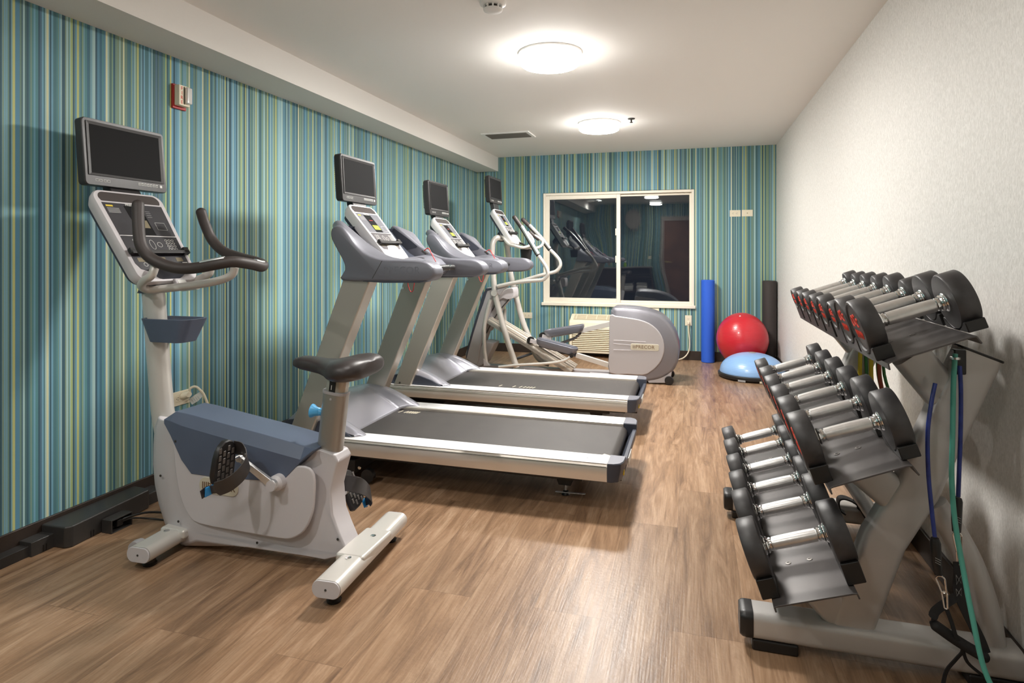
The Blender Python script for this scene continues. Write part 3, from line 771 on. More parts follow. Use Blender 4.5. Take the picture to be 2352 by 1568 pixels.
# shell
# (near outline, nose outline on the centre line): the front bulges forward between the two sides
F = [((392, 968), (377, 948)), ((389, 985), (368, 975)), ((391, 1020), (364, 1015)), ((392, 1060), (363, 1060)), ((397, 1110), (367, 1105)), ((405, 1150), (376, 1150)), ((418, 1190), (390, 1195)), ((434, 1222), (408, 1228)), ((450, 1243), (432, 1244))]
R_ = [((560, 1258), 2.006), ((690, 1275), 2.02), ((750, 1283), 2.06), ((826, 1250), 2.145), ((822, 1228), 2.145), ((808, 1195), 2.145), ((795, 1160), 2.145), ((784, 1110), 2.125), ((781, 1078), 2.085), ((783, 1056), 2.07), ((774, 1040), 2.07), ((735, 1034), 2.05), ((717, 1036), 2.02), ((704, 1048), 2.006), ((692, 1062), 2.006), ((660, 1085), 2.006), ((560, 1050), 2.006), ((430, 1000), 2.006)]
fn = bx([a_ for a_, _ in F]); fc = XZ([c_ for _, c_ in F], YC); rr_ = [XZ([p_], y_)[0] for p_, y_ in R_]
def narrow(x):      # the rear of the shell is slimmer than the drive side
    t_ = min(1, max(0, (x+1.50)/.17)); t_ = t_*t_*(3-2*t_); return 1-.46*t_
rings = []
for k in range(13):
    t_ = -1+k/6.0; y = YC+.094*t_; g_ = math.sqrt(max(0, 1-t_*t_))
    rings.append([Vector((n_[0]+(c_[0]-n_[0])*g_, y, n_[1]+(c_[1]-n_[1])*g_)) for n_, c_ in zip(fn, fc)]+[Vector((x, YC+.094*t_*narrow(x), z)) for x, z in rr_])
shell = MB().loft(rings).build('body_shell', 'shell', bike, bevel=.014, seg=3, angle=45)
# raised side panel on the near side and on the far side
sp = bx([(398, 1000), (400, 1040), (406, 1100), (416, 1145), (432, 1180), (460, 1203), (560, 1222), (640, 1236), (672, 1236), (700, 1218), (718, 1180), (723, 1140), (722, 1090), (700, 1070), (640, 1070), (520, 1070), (430, 1030)])
spn = MB().prism_y(smooth2d(sp, 3), 1.996, 2.010).build('side_panel', 'shell', bike, bevel=.008, seg=3, angle=50)
MB().prism_y(smooth2d(sp, 3), 2.190, 2.204).build('side_panel', 'shell', bike, bevel=.008, seg=3, angle=50)
# slate cover: stations along x
st = [(377, 953, 962, 972), (392, 942, 966, 1000), (417, 947, 977, 1056), (440, 953, 984, 1088), (488, 966, 998, 1095), (594, 994, 1028, 1103), (647, 1009, 1043, 1107), (690, 1022, 1055, 1062), (714, 1029, 1036, 1040)]
rings = []
for u, vr, vc, vb in st:
    r_ = W(u, vr, 2.03).z; c_ = W(u, vc, 1.996); bz = W(u, vb, 1.996).z; x = c_.x
    rings.append([Vector((x, 1.994, bz)), Vector((x, 1.994, c_.z)), Vector((x, 2.022, r_)), Vector((x, 2.178, r_)), Vector((x, 2.206, c_.z)), Vector((x, 2.206, bz))])
cover = MB().loft(rings).build('top_cover', 'slate', bike, bevel=.004, seg=2, angle=25)
def screw(u, v, y, parent=bike, r=.005, nm='screw'):
    p = W(u, v, y); return MB().lathe([(r, 0), (r, .002), (r*.5, .0022), (r*.4, .0008)], p, Vector((0, -1, 0)), 12).build(nm, 'vent_dark', parent)
for u, v, y in ((403, 1013, 1.994), (369, 1092, 2.006), (410, 1197, 2.0), (591, 1246, 2.0), (742, 1077, 2.046), (776, 1238, 2.044)): screw(u, v, y)
# badge
bc = W(503, 1117, 1.996); MB().sweep([bc+Vector((0, .001, 0)), bc+Vector((0, -.004, 0))], [(a, c) for a, c in rrect(.092, .032, .030, 6)], up=VZ).build('badge', 'badge_cream', bike, bevel=.002)
o = COL.objects['badge']
text('lettering', 'PRECOR', .035, frame_mtx(bc+Vector((.014, -.0045, -.002)), VX, VZ, Vector((0, -1, 0))), 'badge_ink', o)
b = MB()
for k in range(4): b.box(bc.x-.076+k*.009, bc.x-.072+k*.009, bc.y-.0052, bc.y-.004, bc.z-.014+k*.002, bc.z+.014)
b.build('emblem_bars', 'badge_ink', o)
# front post
pp = [W(384, 1000, YC), W(374, 945, YC), W(362, 800, YC), W(354, 690, YC), W(350, 655, YC)]
MB().sweep([p for p in catmull([Vector(q) for q in pp], 1, 4)[0]], oval(.049, .040, 28), up=VY).build('front_post', 'tube_paint', bike)
b = MB(); b.sweep([Vector((-2.0, YC, .062)), Vector((-1.2, YC, .066))], rrect(.040, .014, .006), up=VZ); b.build('base_frame', 'tube_paint', bike)
# stabilisers
def stab(nm, p0, p1, hw, hz, m='tube_paint'):
    p0, p1 = Vector(p0), Vector(p1); b = MB(); b.sweep([p0, p1], [(a, c) for a, c in rrect(hw, hz, min(hw, hz)*.95, 8)], up=VZ)
    s = b.build(nm, m, bike); dr_ = (p1-p0).normalized()
    for e, sg in ((p0, -1), (p1, 1)):
        MB().sweep([e+dr_*sg*.001, e+dr_*sg*.007], [(a, c) for a, c in rrect(hw*.98, hz*.98, min(hw, hz)*.93, 8)], up=VZ).build('end_cap', 'shell', s, bevel=.002)
    q = p0-dr_*.0085; MB().lathe([(.004, 0), (.004, .002)], q, dr_, 10).build('plug_hole', 'vent_dark', s)
    for e, sg in ((p0, 1), (p1, -1)):
        c = e+dr_*sg*.05; c.z = 0; MB().lathe([(.024, 0), (.026, .008), (.02, .012), (.02, p0.z-hz+.002)], c, VZ, 20).build('foot_pad', 'base_black', s)
    return s
s1 = stab('rear_stabiliser', (-1.185, 1.815, .068), (-1.215, 2.375, .068), .053, .030)
s2 = stab('front_stabiliser', (-2.010, 1.835, .062), (-2.030, 2.36, .062), .052, .029)
for s_, x0, y0, dx in ((s1, -1.195, 2.03, 1), (s2, -2.018, 2.03, 1)):
    b = MB()
    for yy in (1.97, 2.15): b.lathe([(.011, 0), (.011, .003), (.006, .004)], (x0, yy, (.098 if s_ is s1 else .091)), VZ, 14)
    b.build('bolt', 'chrome', s_)
MB().box(-1.262, -1.145, 1.985, 2.215, .060, .1005).build('stabiliser_saddle', 'tube_paint', bike, bevel=.012, seg=3)
MB().box(-2.072, -1.950, 1.985, 2.215, .055, .0935).build('stabiliser_saddle', 'tube_paint', bike, bevel=.012, seg=3)
b = MB().lathe([(.012, -.02), (.033, -.018), (.036, 0), (.033, .018), (.012, .02)], (-2.085, 1.90, .045), VY, 24); b.build('transport_wheel', 'shell_mid', bike)
b = MB().lathe([(.012, -.02), (.033, -.018), (.036, 0), (.033, .018), (.012, .02)], (-2.085, 2.30, .045), VY, 24); b.build('transport_wheel', 'shell_mid', bike)
# seat post
sb_, stp = W(757, 1040, YC), W(773, 897, YC)
sb_ = sb_+Vector((0, 0, -.01))
MB().sweep([sb_+Vector((.004, 0, -.03)), sb_, stp], rrect(.049, .036, .030, 6), up=VY).build('seat_tube', 'aluminium_dark', bike, bevel=.002)
d_ = (stp-sb_).normalized()
MB().sweep([stp-d_*.010, stp+d_*.002], rrect(.051, .038, .031, 6), up=VY).build('tube_collar', 'shell_mid', bike, bevel=.002)
MB().sweep([sb_+d_*.004, sb_+d_*.017], rrect(.060, .047, .040, 6), up=VY).build('post_boot', 'base_black', bike, bevel=.004)
pe = W(780, 858, YC)
sp_ = MB().sweep([stp-d_*.03, pe], rrect(.042, .030, .025, 6), up=VY).build('seat_post', 'upright_paint', bike)
nrm = Vector((.18, -.98, 0)).normalized(); rx = d_.cross(nrm).normalized()
q = (stp+pe)/2+Vector((0, -.0308, 0)); MB().obox(q+Vector((-.004, 0, 0)), Vector((1, 0, 0)), d_, Vector((0, -1, 0)), .013, .040, .0018).build('height_scale', 'base_black', sp_)
text('lettering', '1', .026, frame_mtx(stp+d_*.018+Vector((-.004, -.0330, 0)), VX, d_, Vector((0, -1, 0))), 'mark_white', sp_)
MB().lathe([(.005, 0), (.005, .001)], stp-d_*.025+Vector((.0, -.0362, 0)), Vector((0, -1, 0)), 12).build('rivet', 'shell_mid', bike)
kp = W(744, 947, YC)
ka = Vector((-1, -.12, .1)).normalized()
kn = MB().lathe([(.014, 0), (.014, .012), (.016, .014), (.018, .028), (.026, .040), (.027, .045), (.022, .048), (.002, .049)], kp+ka*.006, ka, 28).build('adjustment_knob', 'blue_knob', bike)
MB().lathe([(.012, -.04), (.012, .008)], kp+ka*.006, ka, 20).build('knob_shaft', 'chrome', kn)
# saddle
stn = [(-1.505, .016, .779, .766), (-1.495, .030, .792, .757), (-1.465, .040, .800, .748), (-1.42, .045, .798, .742), (-1.375, .052, .792, .736), (-1.335, .076, .792, .729), (-1.300, .112, .800, .722), (-1.265, .138, .810, .719), (-1.23, .147, .815, .721), (-1.20, .140, .813, .727), (-1.178, .118, .806, .737), (-1.165, .080, .795, .752)]
rings = []
for x, hw, zt, zb in stn:
    ring = []; zc = (zt*.45+zb*.55)
    for k in range(28):
        a = 2*PI*k/28; ca, sa = math.cos(a), math.sin(a)
        yy = hw*math.copysign(abs(ca)**.75, ca)
        zz = zc+(zt-zc if sa > 0 else zc-zb)*math.copysign(abs(sa)**.8, sa)
        if sa > 0 and hw > .07: zz -= .010*(1-min(1, abs(yy)/(hw*.6)))*((hw-.07)/.077)
        ring.append(Vector((x, YC-.01+yy, zz)))
    rings.append(ring)
MB().loft(rings).build('saddle', 'seat_vinyl', bike, angle=60)
MB().obox(pe+Vector((0, 0, -.008)), VX, VY, VZ, .045, .040, .02).build('saddle_clamp', 'base_black', bike, bevel=.004)
# cranks and pedals
piv = W(627, 1113, 1.955); piv.y = 1.955
ax1 = W(547, 1053, 1.94); ax1.y = 1.94
cr = (ax1-piv)
axl = MB().lathe([(.03, .0), (.03, .03), (.02, .042), (.02, .06)], (piv.x, 2.000, piv.z), Vector((0, -1, 0)), 28).build('crank_hub', 'shell', bike)
def crank(p0, p1, sgn):
    dd = (p1-p0).normalized(); b = MB(); nn = dd.cross(VY)
    b.ngon_prism([p0+nn*.016-dd*.005, p0-nn*.016-dd*.005, p1-nn*.010+dd*.004, p1+nn*.010+dd*.004], VY*.014)
    b.lathe([(.021, -.002), (.021, .016)], p0, VY, 24); b.lathe([(.014, -.002), (.014, .016)], p1, VY, 20)
    c = b.build('crank_arm', 'satin_chrome', bike, bevel=.002)
    MB().lathe([(.009, 0), (.009, .003), (.004, .0035)], p0+VY*(-.002 if sgn < 0 else .016), VY*sgn, 14).build('crank_bolt', 'vent_dark', c)
crank(piv+Vector((0, -.008, 0)), ax1, -1)
piv2 = Vector((piv.x, 2.245, piv.z)); ax2 = Vector((-1.388, 2.255, .212))
crank(piv2, ax2, 1)
MB().lathe([(.012, 0), (.012, .05)], (piv.x, 2.2, piv.z), VY, 20).build('crank_hub', 'shell', bike)
def pedal(c, up, side):
    """c: pedal centre; up: unit vector in the tread plane (x/z); side -1 near, +1 far"""
    up = up.normalized(); n = VY.cross(up).normalized()
    if n.x < 0: n = -n
    P = lambda a, b_, k=0: c+VY*a*(-side)+up*b_+n*k
    ol = [(-.047, -.060), (.036, -.078), (.050, -.050), (.050, .040), (.030, .078), (-.010, .085), (-.040, .055), (-.052, 0)]
    ol = smooth2d(ol, 2)
    b = MB(); b.loft([[P(a*k, q*k, t) for a, q in ol] for k, t in ((.9, -.014), (1, -.008), (1, .006), (.95, .010))]); pd = b.build('pedal', 'black_plastic', bike)
    b = MB()
    for i in range(4):
        for j in range(5):
            a_, q_ = -.031+i*.021, -.052+j*.027+(.012 if i % 2 else 0)
            if abs(a_) < .045 and q_ < .065: b.obox(P(a_, q_, .009), VY, up, n, .006, .010, .003)
    b.build('tread_pads', 'pedal_tread', pd, bevel=.002)
    MB().lathe([(.008, 0), (.008, .055)], c+VY*(.05*(-side)*-1)*-1, VY*(-side), 14).build('pedal_axle', 'chrome', pd)
    # strap: band arching from the inner top edge over the tread to the outer lower edge
    path = [P(.050, .045, .0), P(.056, .040, .035), P(.040, .012, .072), P(.010, -.022, .078), P(-.028, -.052, .060), P(-.052, -.070, .026), P(-.060, -.078, -.006), P(-.085, -.088, -.012)]
    pts = catmull(path, 1, 5)[0]; b = MB(); rings = []
    ww = (up*.80+VY*(side)*.30).normalized()
    for i, p in enumerate(pts):
        f = .031 if i < len(pts)*.7 else .018
        tg = (pts[min(i+1, len(pts)-1)]-pts[max(i-1, 0)]).normalized(); w_ = (ww-tg*ww.dot(tg)).normalized(); nn = tg.cross(w_)
        rings.append([p+w_*f+nn*.0015, p+w_*f-nn*.0015, p-w_*f-nn*.0015, p-w_*f+nn*.0015])
    b.loft(rings); stp_ = b.build('foot_strap', 'strap_vinyl', pd, bevel=.001)
    k = pts[int(len(pts)*.84)]
    MB().obox(k+n*.004, VY, up, n, .022, .018, .006).build('strap_buckle', 'blue_buckle', stp_, bevel=.004)
pedal(W(513, 1064, 1.862), Vector((.10, 0, 1)), -1)
pedal(Vector((ax2.x, 2.315, ax2.z-.015)), Vector((-.42, 0, 1)), 1)
# bottle holder
r0, r1 = W(352, 731, YC), W(462, 731, YC); q0, q1 = W(362, 776, YC), W(441, 784, YC)
def cupring(xa, xb, z, hw, k=1.0):
    cx = (xa+xb)/2; ha = (xb-xa)/2*k; return [Vector((cx+a, YC-.012+c*k, z)) for a, c in [(x_, y_) for x_, y_ in rrect(ha, hw*k, min(ha, hw*k)*.55, 5)]]
zt = r1.z; zb = q1.z
MB().loft([cupring(q0.x+.01, q1.x, zb, .052), cupring(r0.x, r1.x, zt, .070), cupring(r0.x, r1.x, zt, .070, .93), cupring(q0.x+.01, q1.x, zb+.01, .052, .9)]).build('bottle_holder', 'slate', bike, bevel=.002)
# handlebar frame (grey tube) and grips
fr = [(356, 612, 1.965), (348, 632, 1.955), (331, 645, 1.962), (325, 657, 1.985), (340, 665, 2.02), (375, 663, 2.05), (420, 658, 2.07), (470, 651, 2.09), (510, 642, 2.11), (533, 630, 2.12), (540, 612, 2.12)]
MB().tube([W(*p) for p in fr], .0165, 16).build('handlebar_frame', 'tube_paint', bike)
fm = [Vector((p.x, 2*YC+.02-p.y, p.z)) for p in [W(*q) for q in fr]]
MB().tube(fm[:7], .0165, 16).build('handlebar_frame', 'tube_paint', bike)
neck = MB(); neck.loft([[W(350, 672, YC)+Vector((a, c, 0)) for a, c in rrect(.050, .048, .03)], [W(372, 640, YC)+Vector((a*.9, c*1.1, 0)) for a, c in rrect(.055, .055, .02)], [W(400, 610, YC)+Vector((a*.5, c*1.6, 0)) for a, c in rrect(.055, .055, .02)]])
neck.build('console_neck', 'slate_dark', bike)
g = [(317, 470, 1.955), (318, 515, 1.94), (323, 560, 1.93), (341, 588, 1.94), (372, 606, 1.955), (410, 616, 1.97), (450, 615, 1.985), (500, 606, 2.00), (535, 601, 2.03), (575, 606, 2.11), (600, 612, 2.18), (603, 607, 2.235), (585, 600, 2.26), (548, 590, 2.285), (512, 576, 2.30), (487, 550, 2.31), (471, 515, 2.30), (462, 487, 2.29)]
gp = [W(*p) for p in g]
hb = MB().capsule_tube(gp, .0225, 18, 6).build('handlebar_grips', 'grip', bike)
for a_, b_ in ((6.35, 7.55), (9.3, 10.2)):
    pts, _ = catmull(gp, 1, 10); i0, i1 = int(a_*10), int(b_*10); seg_ = [p+Vector((.0, -.001, .0035)) for p in pts[i0:i1+1]]
    MB().sweep(seg_, rrect(.0135, .0215, .008), up=VZ).build('pulse_sensor', 'satin_chrome', hb)
# console, television
P_, d0, n0, L0 = console(bike, (-2.372, 1.470), (-2.120, 1.085), YC, .345, 'bike')
tv_bracket(bike, -2.400, YC+.02, 1.487, P_)
television(bike, -2.400, 2.130, 1.487, 1.770, .408, -.085)
q = P_(.035, L0+.012, -.01); MB().obox(q, VY, d0, n0, .030, .022, .02).build('data_port_cover', 'shell', bike, bevel=.008, seg=3)
b = MB(); b.obox(q+n0*.0205, VY, d0, n0, .020, .010, .001); b.build('port_label', 'mark_white', bike)
# ================================================================ TREADMILL
TC = 3.225
tm = thing('treadmill', (-1.35, TC, 0), 'nearer grey treadmill, right behind the exercise bike, with television', 'treadmill', 'treadmills side by side along the left wall')
Y0, Y1 = 2.805, 3.645
def mir(y): return 2*TC-y
# side rails: rounded aluminium beams with flat bright top
def rail(near):
    prof = [(0, .0), (.004, .030), (.002, .058), (-.006, .078), (-.010, .0815), (-.128, .0815), (-.132, .078), (-.132, .0)]
    b = MB(); rings = []
    for x in (-2.16, -.372):
        rings.append([Vector((x, (Y0+.004-p) if near else mir(Y0+.004-p), .160+q)) for p, q in prof])
    b.loft(rings); return b.build('side_rail', 'aluminium', tm, angle=30)
r1 = rail(True); r2 = rail(False)
for r_, f in ((r1, lambda y: y), (r2, mir)):
    b = MB(); ya, yb = sorted((f(Y0+.006), f(Y0+.128))); b.box(-2.155, -.374, ya, yb, .2413, .2428); b.build('foot_platform', 'shell_white', r_)
    ya, yb = sorted((f(Y0-.0035), f(Y0+.002))); MB().box(-2.155, -.374, ya, yb, .2285, .2297).build('trim_line', 'vent_dark', r_)
    c = Vector((-.47, (ya+yb)/2+(.06 if f(0) == 0 else -.06), .2428)); MB().lathe([(.005, 0), (.004, .001)], c, VZ, 10).build('screw', 'mark_grey', r_)
# belt
b = MB(); prof = [(-2.10, .226), (-.385, .226)]+[(-.385+.036*math.sin(PI*k/8), .190+.036*math.cos(PI*k/8)) for k in range(1, 9)]+[(-2.10, .154)]
b.prism_y(prof, Y0+.136, mir(Y0+.136)); belt = b.build('running_belt', 'belt', tm, angle=50)
marks = lambda x0, gaps, y: [(x0+g, y) for g in gaps]
def belt_marks(parent, xs, y):
    for k, x in enumerate(xs):
        MB().ngon_prism([Vector((x, y, .2261)), Vector((x+.007, y, .2261)), Vector((x+.007+.012, y+.045, .2261)), Vector((x+.012, y+.045, .2261))], Vector((0, 0, .0004))).build('belt_mark', 'cream', parent)
belt_marks(belt, [-1.738, -1.700, -1.682, -1.667, -1.652, -1.638, -1.624], 3.430)
MB().ngon_prism([Vector(p) for p in ((-.425, 2.962, .2261), (-.385, 2.956, .2261), (-.383, 2.985, .2261), (-.410, 3.000, .2261))], Vector((0, 0, .0005))).build('belt_tape', 'cream', belt)
# deck body, rear end caps and rear bumper
MB().box(-2.12, -.40, Y0+.134, mir(Y0+.134), .120, .153).build('deck_pan', 'base_black', tm)
def endcap(f):
    pts = [(0.0, -.0), (.060, .006), (.073, .045), (.075, .128)]
    ol = [(-.372, Y0+.001), (-.340, Y0+.003), (-.312, Y0+.020), (-.300, Y0+.055), (-.297, Y0+.134), (-.330, Y0+.134), (-.372, Y0+.134)]
    b = MB(); b.loft([[Vector((x if z > .2 else x-.010*(.24-z)/.08*(1 if x > -.36 else 0), f(y), z)) for x, y in ol] for z in (.158, .175, .215, .236, .2425)])
    return b.build('end_cap', 'slate_dark', tm, bevel=.004, seg=3)
for f in (lambda y: y, mir):
    e = endcap(f); b = MB(); ol = [(-.371, Y0+.003), (-.342, Y0+.005), (-.316, Y0+.022), (-.303, Y0+.056), (-.300, Y0+.132), (-.330, Y0+.132), (-.371, Y0+.132)]
    b.loft([[Vector((x, f(y), z)) for x, y in ol] for z in (.2426, .2445)]); b.build('cap_top', 'arm_grey', e, bevel=.001)
MB().box(-.40, -.320, Y0+.134, mir(Y0+.134), .125, .160).build('roller_guard', 'base_black', tm)
b = MB(); b.ngon_prism([Vector((x, Y0+.134, z)) for x, z in ((-.330, .158), (-.306, .160), (-.297, .20), (-.300, .214), (-.318, .214), (-.345, .165))], Vector((0, mir(Y0)-Y0-.268, 0))); b.build('rear_bumper', 'slate_dark', tm, bevel=.003)
MB().box(-.298, -.2955, 3.03, 3.18, .168, .206).build('warning_label', 'mark_white', tm); MB().box(-.3055, -.2995, 2.868, 2.885, .178, .2).build('warning_label', 'mark_yellow', tm)
# chassis under the deck, feet
b = MB(); b.box(-2.10, -.50, Y0+.09, Y0+.13, .118, .159); b.box(-2.10, -.50, mir(Y0+.13), mir(Y0+.09), .118, .159); b.build('chassis_beam', 'base_black', tm, bevel=.003)
MB().box(-2.24, -1.70, Y0+.06, mir(Y0+.06), .045, .118).build('lift_frame', 'base_black', tm, bevel=.006)
b = MB()
MB().lathe([(.035, 0), (.035, .03)], (-1.62, Y0+.045, .045), VY, 20).build('front_wheel', 'base_black', tm); MB().lathe([(.035, 0), (.035, .03)], (-1.62, mir(Y0+.045)-.03, .045), VY, 20).build('front_wheel', 'base_black', tm)
MB().lathe([(.009, 0), (.009, .004), (.003, .005)], (-1.665, Y0+.048, .085), Vector((0, -1, 0)), 14).build('pivot_bolt', 'chrome', tm)
for yy in (3.02, mir(3.02)):
    b = MB(); b.ngon_prism([Vector((x, yy-.03, z)) for x, z in ((-.66, .12), (-.55, .12), (-.575, .055), (-.635, .055))], Vector((0, .06, 0))); br_ = b.build('foot_bracket', 'base_black', tm, bevel=.003)
    b = MB(); b.lathe([(.006, .05), (.006, .02), (.014, .018), (.016, .008), (.022, 0.0005)], (-.605, yy, 0), VZ, 20); b.build('levelling_foot', 'base_black', br_)
    b = MB(); b.lathe([(.0065, .022), (.0065, .055)], (-.605, yy, 0), VZ, 14); b.build('foot_thread', 'chrome', br_)
    b = MB(); b.obox((-.58, yy-.01, .0135), Vector((1, .05, 0)).normalized(), Vector((-.05, 1, 0)).normalized(), VZ, .075, .008, .003); b.build('wing_nut', 'satin_chrome', br_, bevel=.002)
# motor hood with two wings reaching back over the belt
NXg, NYg = 26, 44; hb_, verts = MB(), []
ya, yb = Y0+.045, mir(Y0+.045); XF = -2.20
for j in range(NYg+1):
    y = ya+(yb-ya)*j/NYg; v = abs((y-TC)/((yb-ya)/2))
    wing = min(1, max(0, (v-.68)/.20)); wing = wing*wing*(3-2*wing)
    xr = -1.765+.120*wing
    if v > .90: xr = -1.645-.05*(v-.90)/.10
    col = []
    for i in range(NXg+1):
        t = i/NXg; x = xr+(XF-xr)*(t**1.25); s = xr-x
        rise = math.sin(min(1, s/.40)*PI/2)
        ridge = .238+.126*math.sin(min(1, (-1.645-x)/.36)*PI/2)
        zc_ = .234+.142*rise
        z = zc_*(1-wing)+ridge*wing
        z += .035*rise*(1-v*v)*(1-wing)
        if v > .93: z = .243+(z-.243)*math.sqrt(max(0, 1-((v-.93)/.075)**2))
        if x < -1.98: z -= 3.4*(-1.98-x)**2
        col.append(hb_.bm.verts.new((x, y, max(z, .16))))
    verts.append(col)
for j in range(NYg):
    for i in range(NXg): hb_.bm.faces.new((verts[j][i], verts[j][i+1], verts[j+1][i+1], verts[j+1][i]))
# walls down at the rear edge and sides
low = []
per = [c[0] for c in verts]
lo = [hb_.bm.verts.new((v_.co.x, v_.co.y, v_.co.z-.010)) for v_ in per]
for j in range(NYg): hb_.bm.faces.new((per[j], per[j+1], lo[j+1], lo[j]))
hood = hb_.build('motor_hood', 'hood_silver', tm, angle=60)
for f in (lambda y: y, mir):
    ol = [(-2.17, .243), (-2.17, .265), (-2.10, .305), (-2.0, .322), (-1.88, .312), (-1.78, .282), (-1.70, .243)]
    ya_, yb_ = sorted((f(Y0+.036), f(Y0+.050))); MB().prism_y(smooth2d(ol[1:], 1)+[ol[0]], ya_, yb_).build('hood_side_panel', 'slate_dark', tm, bevel=.004)
# uprights
def upright(ya_, yb_):
    b = MB(); poly = [(-2.125, .105), (-1.995, .105), (-1.575, 1.08), (-1.735, 1.08)]
    b.prism_y(poly, ya_, yb_); return b.build('upright', 'upright_paint', tm, bevel=.008, seg=3)
u1 = upright(Y0+.008, Y0+.100); u2 = upright(mir(Y0+.100), mir(Y0+.008))
b = MB().lathe([(.007, 0), (.007, .002), (.003, .0021)], (-2.02, Y0+.008, .258), Vector((0, -1, 0)), 14); b.build('bolt_hole', 'vent_dark', u1)
b = MB().lathe([(.008, 0), (.008, .003), (.003, .004)], (-1.76, mir(Y0+.100), .985), Vector((0, -1, 0)), 14); b.build('bolt', 'chrome', u2)
# side arms
arm = [(-1.738, 1.062), (-1.723, 1.121), (-1.732, 1.160), (-1.765, 1.215), (-1.800, 1.275), (-1.806, 1.312), (-1.797, 1.336), (-1.775, 1.348), (-1.745, 1.345), (-1.722, 1.328),
       (-1.694, 1.296), (-1.662, 1.255), (-1.614, 1.213), (-1.558, 1.187), (-1.499, 1.174), (-1.40, 1.171), (-1.307, 1.168), (-1.258, 1.158), (-1.226, 1.136), (-1.216, 1.110), (-1.226, 1.084), (-1.258, 1.066), (-1.33, 1.061), (-1.50, 1.060)]
crest = {(-1.797, 1.336): (-1.850, 1.346), (-1.775, 1.348): (-1.838, 1.376), (-1.745, 1.345): (-1.805, 1.378), (-1.722, 1.328): (-1.757, 1.344), (-1.694, 1.296): (-1.700, 1.300), (-1.662, 1.255): (-1.648, 1.260), (-1.614, 1.213): (-1.585, 1.222), (-1.558, 1.187): (-1.535, 1.196), (-1.499, 1.174): (-1.480, 1.180)}
def sidearm(f):
    rings = []
    for k, y, m_ in ((.90, f(Y0-.012), 0), (.95, f(Y0-.009), 0), (.985, f(Y0+.002), 0), (1.0, f(Y0+.016), 0), (1.0, f(Y0+.030), .18), (1.0, f(Y0+.055), .60), (1.0, f(Y0+.080), .92), (1.0, f(Y0+.098), 1.0), (.97, f(Y0+.106), 1.0), (.92, f(Y0+.109), 1.0)):
        ring = [(x+(crest.get((x, z), (x, z))[0]-x)*m_, z+(crest.get((x, z), (x, z))[1]-z)*m_) for x, z in arm]
        ring = smooth2d(ring, 3); n = len(ring); insd = (1-k)*.15; R = []
        for i in range(n):
            p0, p1, p2 = Vector(ring[i-1]), Vector(ring[i]), Vector(ring[(i+1) % n])
            e = (p2-p0).normalized(); nn = Vector((-e.y, e.x))
            R.append(Vector((p1.x+nn.x*insd, y, p1.y+nn.y*insd)))
        rings.append(R)
    b = MB(); b.loft(rings); return b.build('side_arm', 'arm_grey', tm, angle=45)
area = sum(arm[i][0]*arm[(i+1) % len(arm)][1]-arm[(i+1) % len(arm)][0]*arm[i][1] for i in range(len(arm)))
if area < 0: arm = arm[::-1]
a1 = sidearm(lambda y: y); a2 = sidearm(mir)
for a_, f in ((a1, lambda y: y), (a2, mir)):
    # dark underside strip, seam line
    ya_, yb_ = sorted((f(Y0-.006), f(Y0+.096))); MB().prism_y([(-1.62, 1.060), (-1.60, 1.071), (-1.56, 1.075), (-1.33, 1.075), (-1.262, 1.066), (-1.30, 1.057), (-1.5, 1.054)], ya_, yb_).build('underside', 'slate_dark', a_, bevel=.003)
    ya_, yb_ = sorted((f(Y0-.0125), f(Y0-.011)));
MB().ngon_prism([Vector((x, Y0-.0128, z)) for x, z in ((-1.560, 1.075), (-1.557, 1.075), (-1.502, 1.165), (-1.505, 1.165))], Vector((0, .002, 0))).build('seam', 'vent_dark', a1)
text('lettering', 'PRECOR', .052, frame_mtx(Vector((-1.395, Y0-.0118, 1.118)), VX, VZ, Vector((0, -1, 0))), 'arm_grey', a1, depth=.0012, sx=1.05)
# dash between the arms: slate basin behind the console, grey shelf below it
basin = [(-1.815, 1.362), (-1.832, 1.345), (-1.765, 1.262), (-1.700, 1.205), (-1.650, 1.175), (-1.585, 1.158), (-1.585, 1.120), (-1.70, 1.130), (-1.765, 1.215), (-1.800, 1.270), (-1.836, 1.330)]
for f in (lambda y: y, mir):
    ya_, yb_ = sorted((f(Y0+.108), f(Y0+.112))); MB().prism_y([(-1.818, 1.366), (-1.700, 1.286), (-1.655, 1.250), (-1.664, 1.238), (-1.76, 1.222), (-1.828, 1.320)], ya_, yb_).build('recess_wall', 'slate_dark', tm, bevel=.001)
def cross(poly, ya_, yb_, dip, nm, m, n=17):
    rings = []
    for k in range(n):
        y = ya_+(yb_-ya_)*k/(n-1); v = 2*k/(n-1)-1; c_ = 1-v*v
        rings.append([Vector((x-dip*c_, y, z-dip*.4*c_)) for x, z in poly])
    return MB().loft(rings).build(nm, m, tm, angle=50)
cross(basin, Y0+.085, mir(Y0+.085), .02, 'storage_basin', 'slate_dark')
shelf = [(-1.640, 1.190), (-1.60, 1.196), (-1.54, 1.188), (-1.49, 1.168), (-1.450, 1.130), (-1.445, 1.100), (-1.46, 1.080), (-1.56, 1.075), (-1.66, 1.110), (-1.68, 1.15)]
cross(shelf, Y0+.10, mir(Y0+.10), .045, 'dashboard', 'arm_grey')
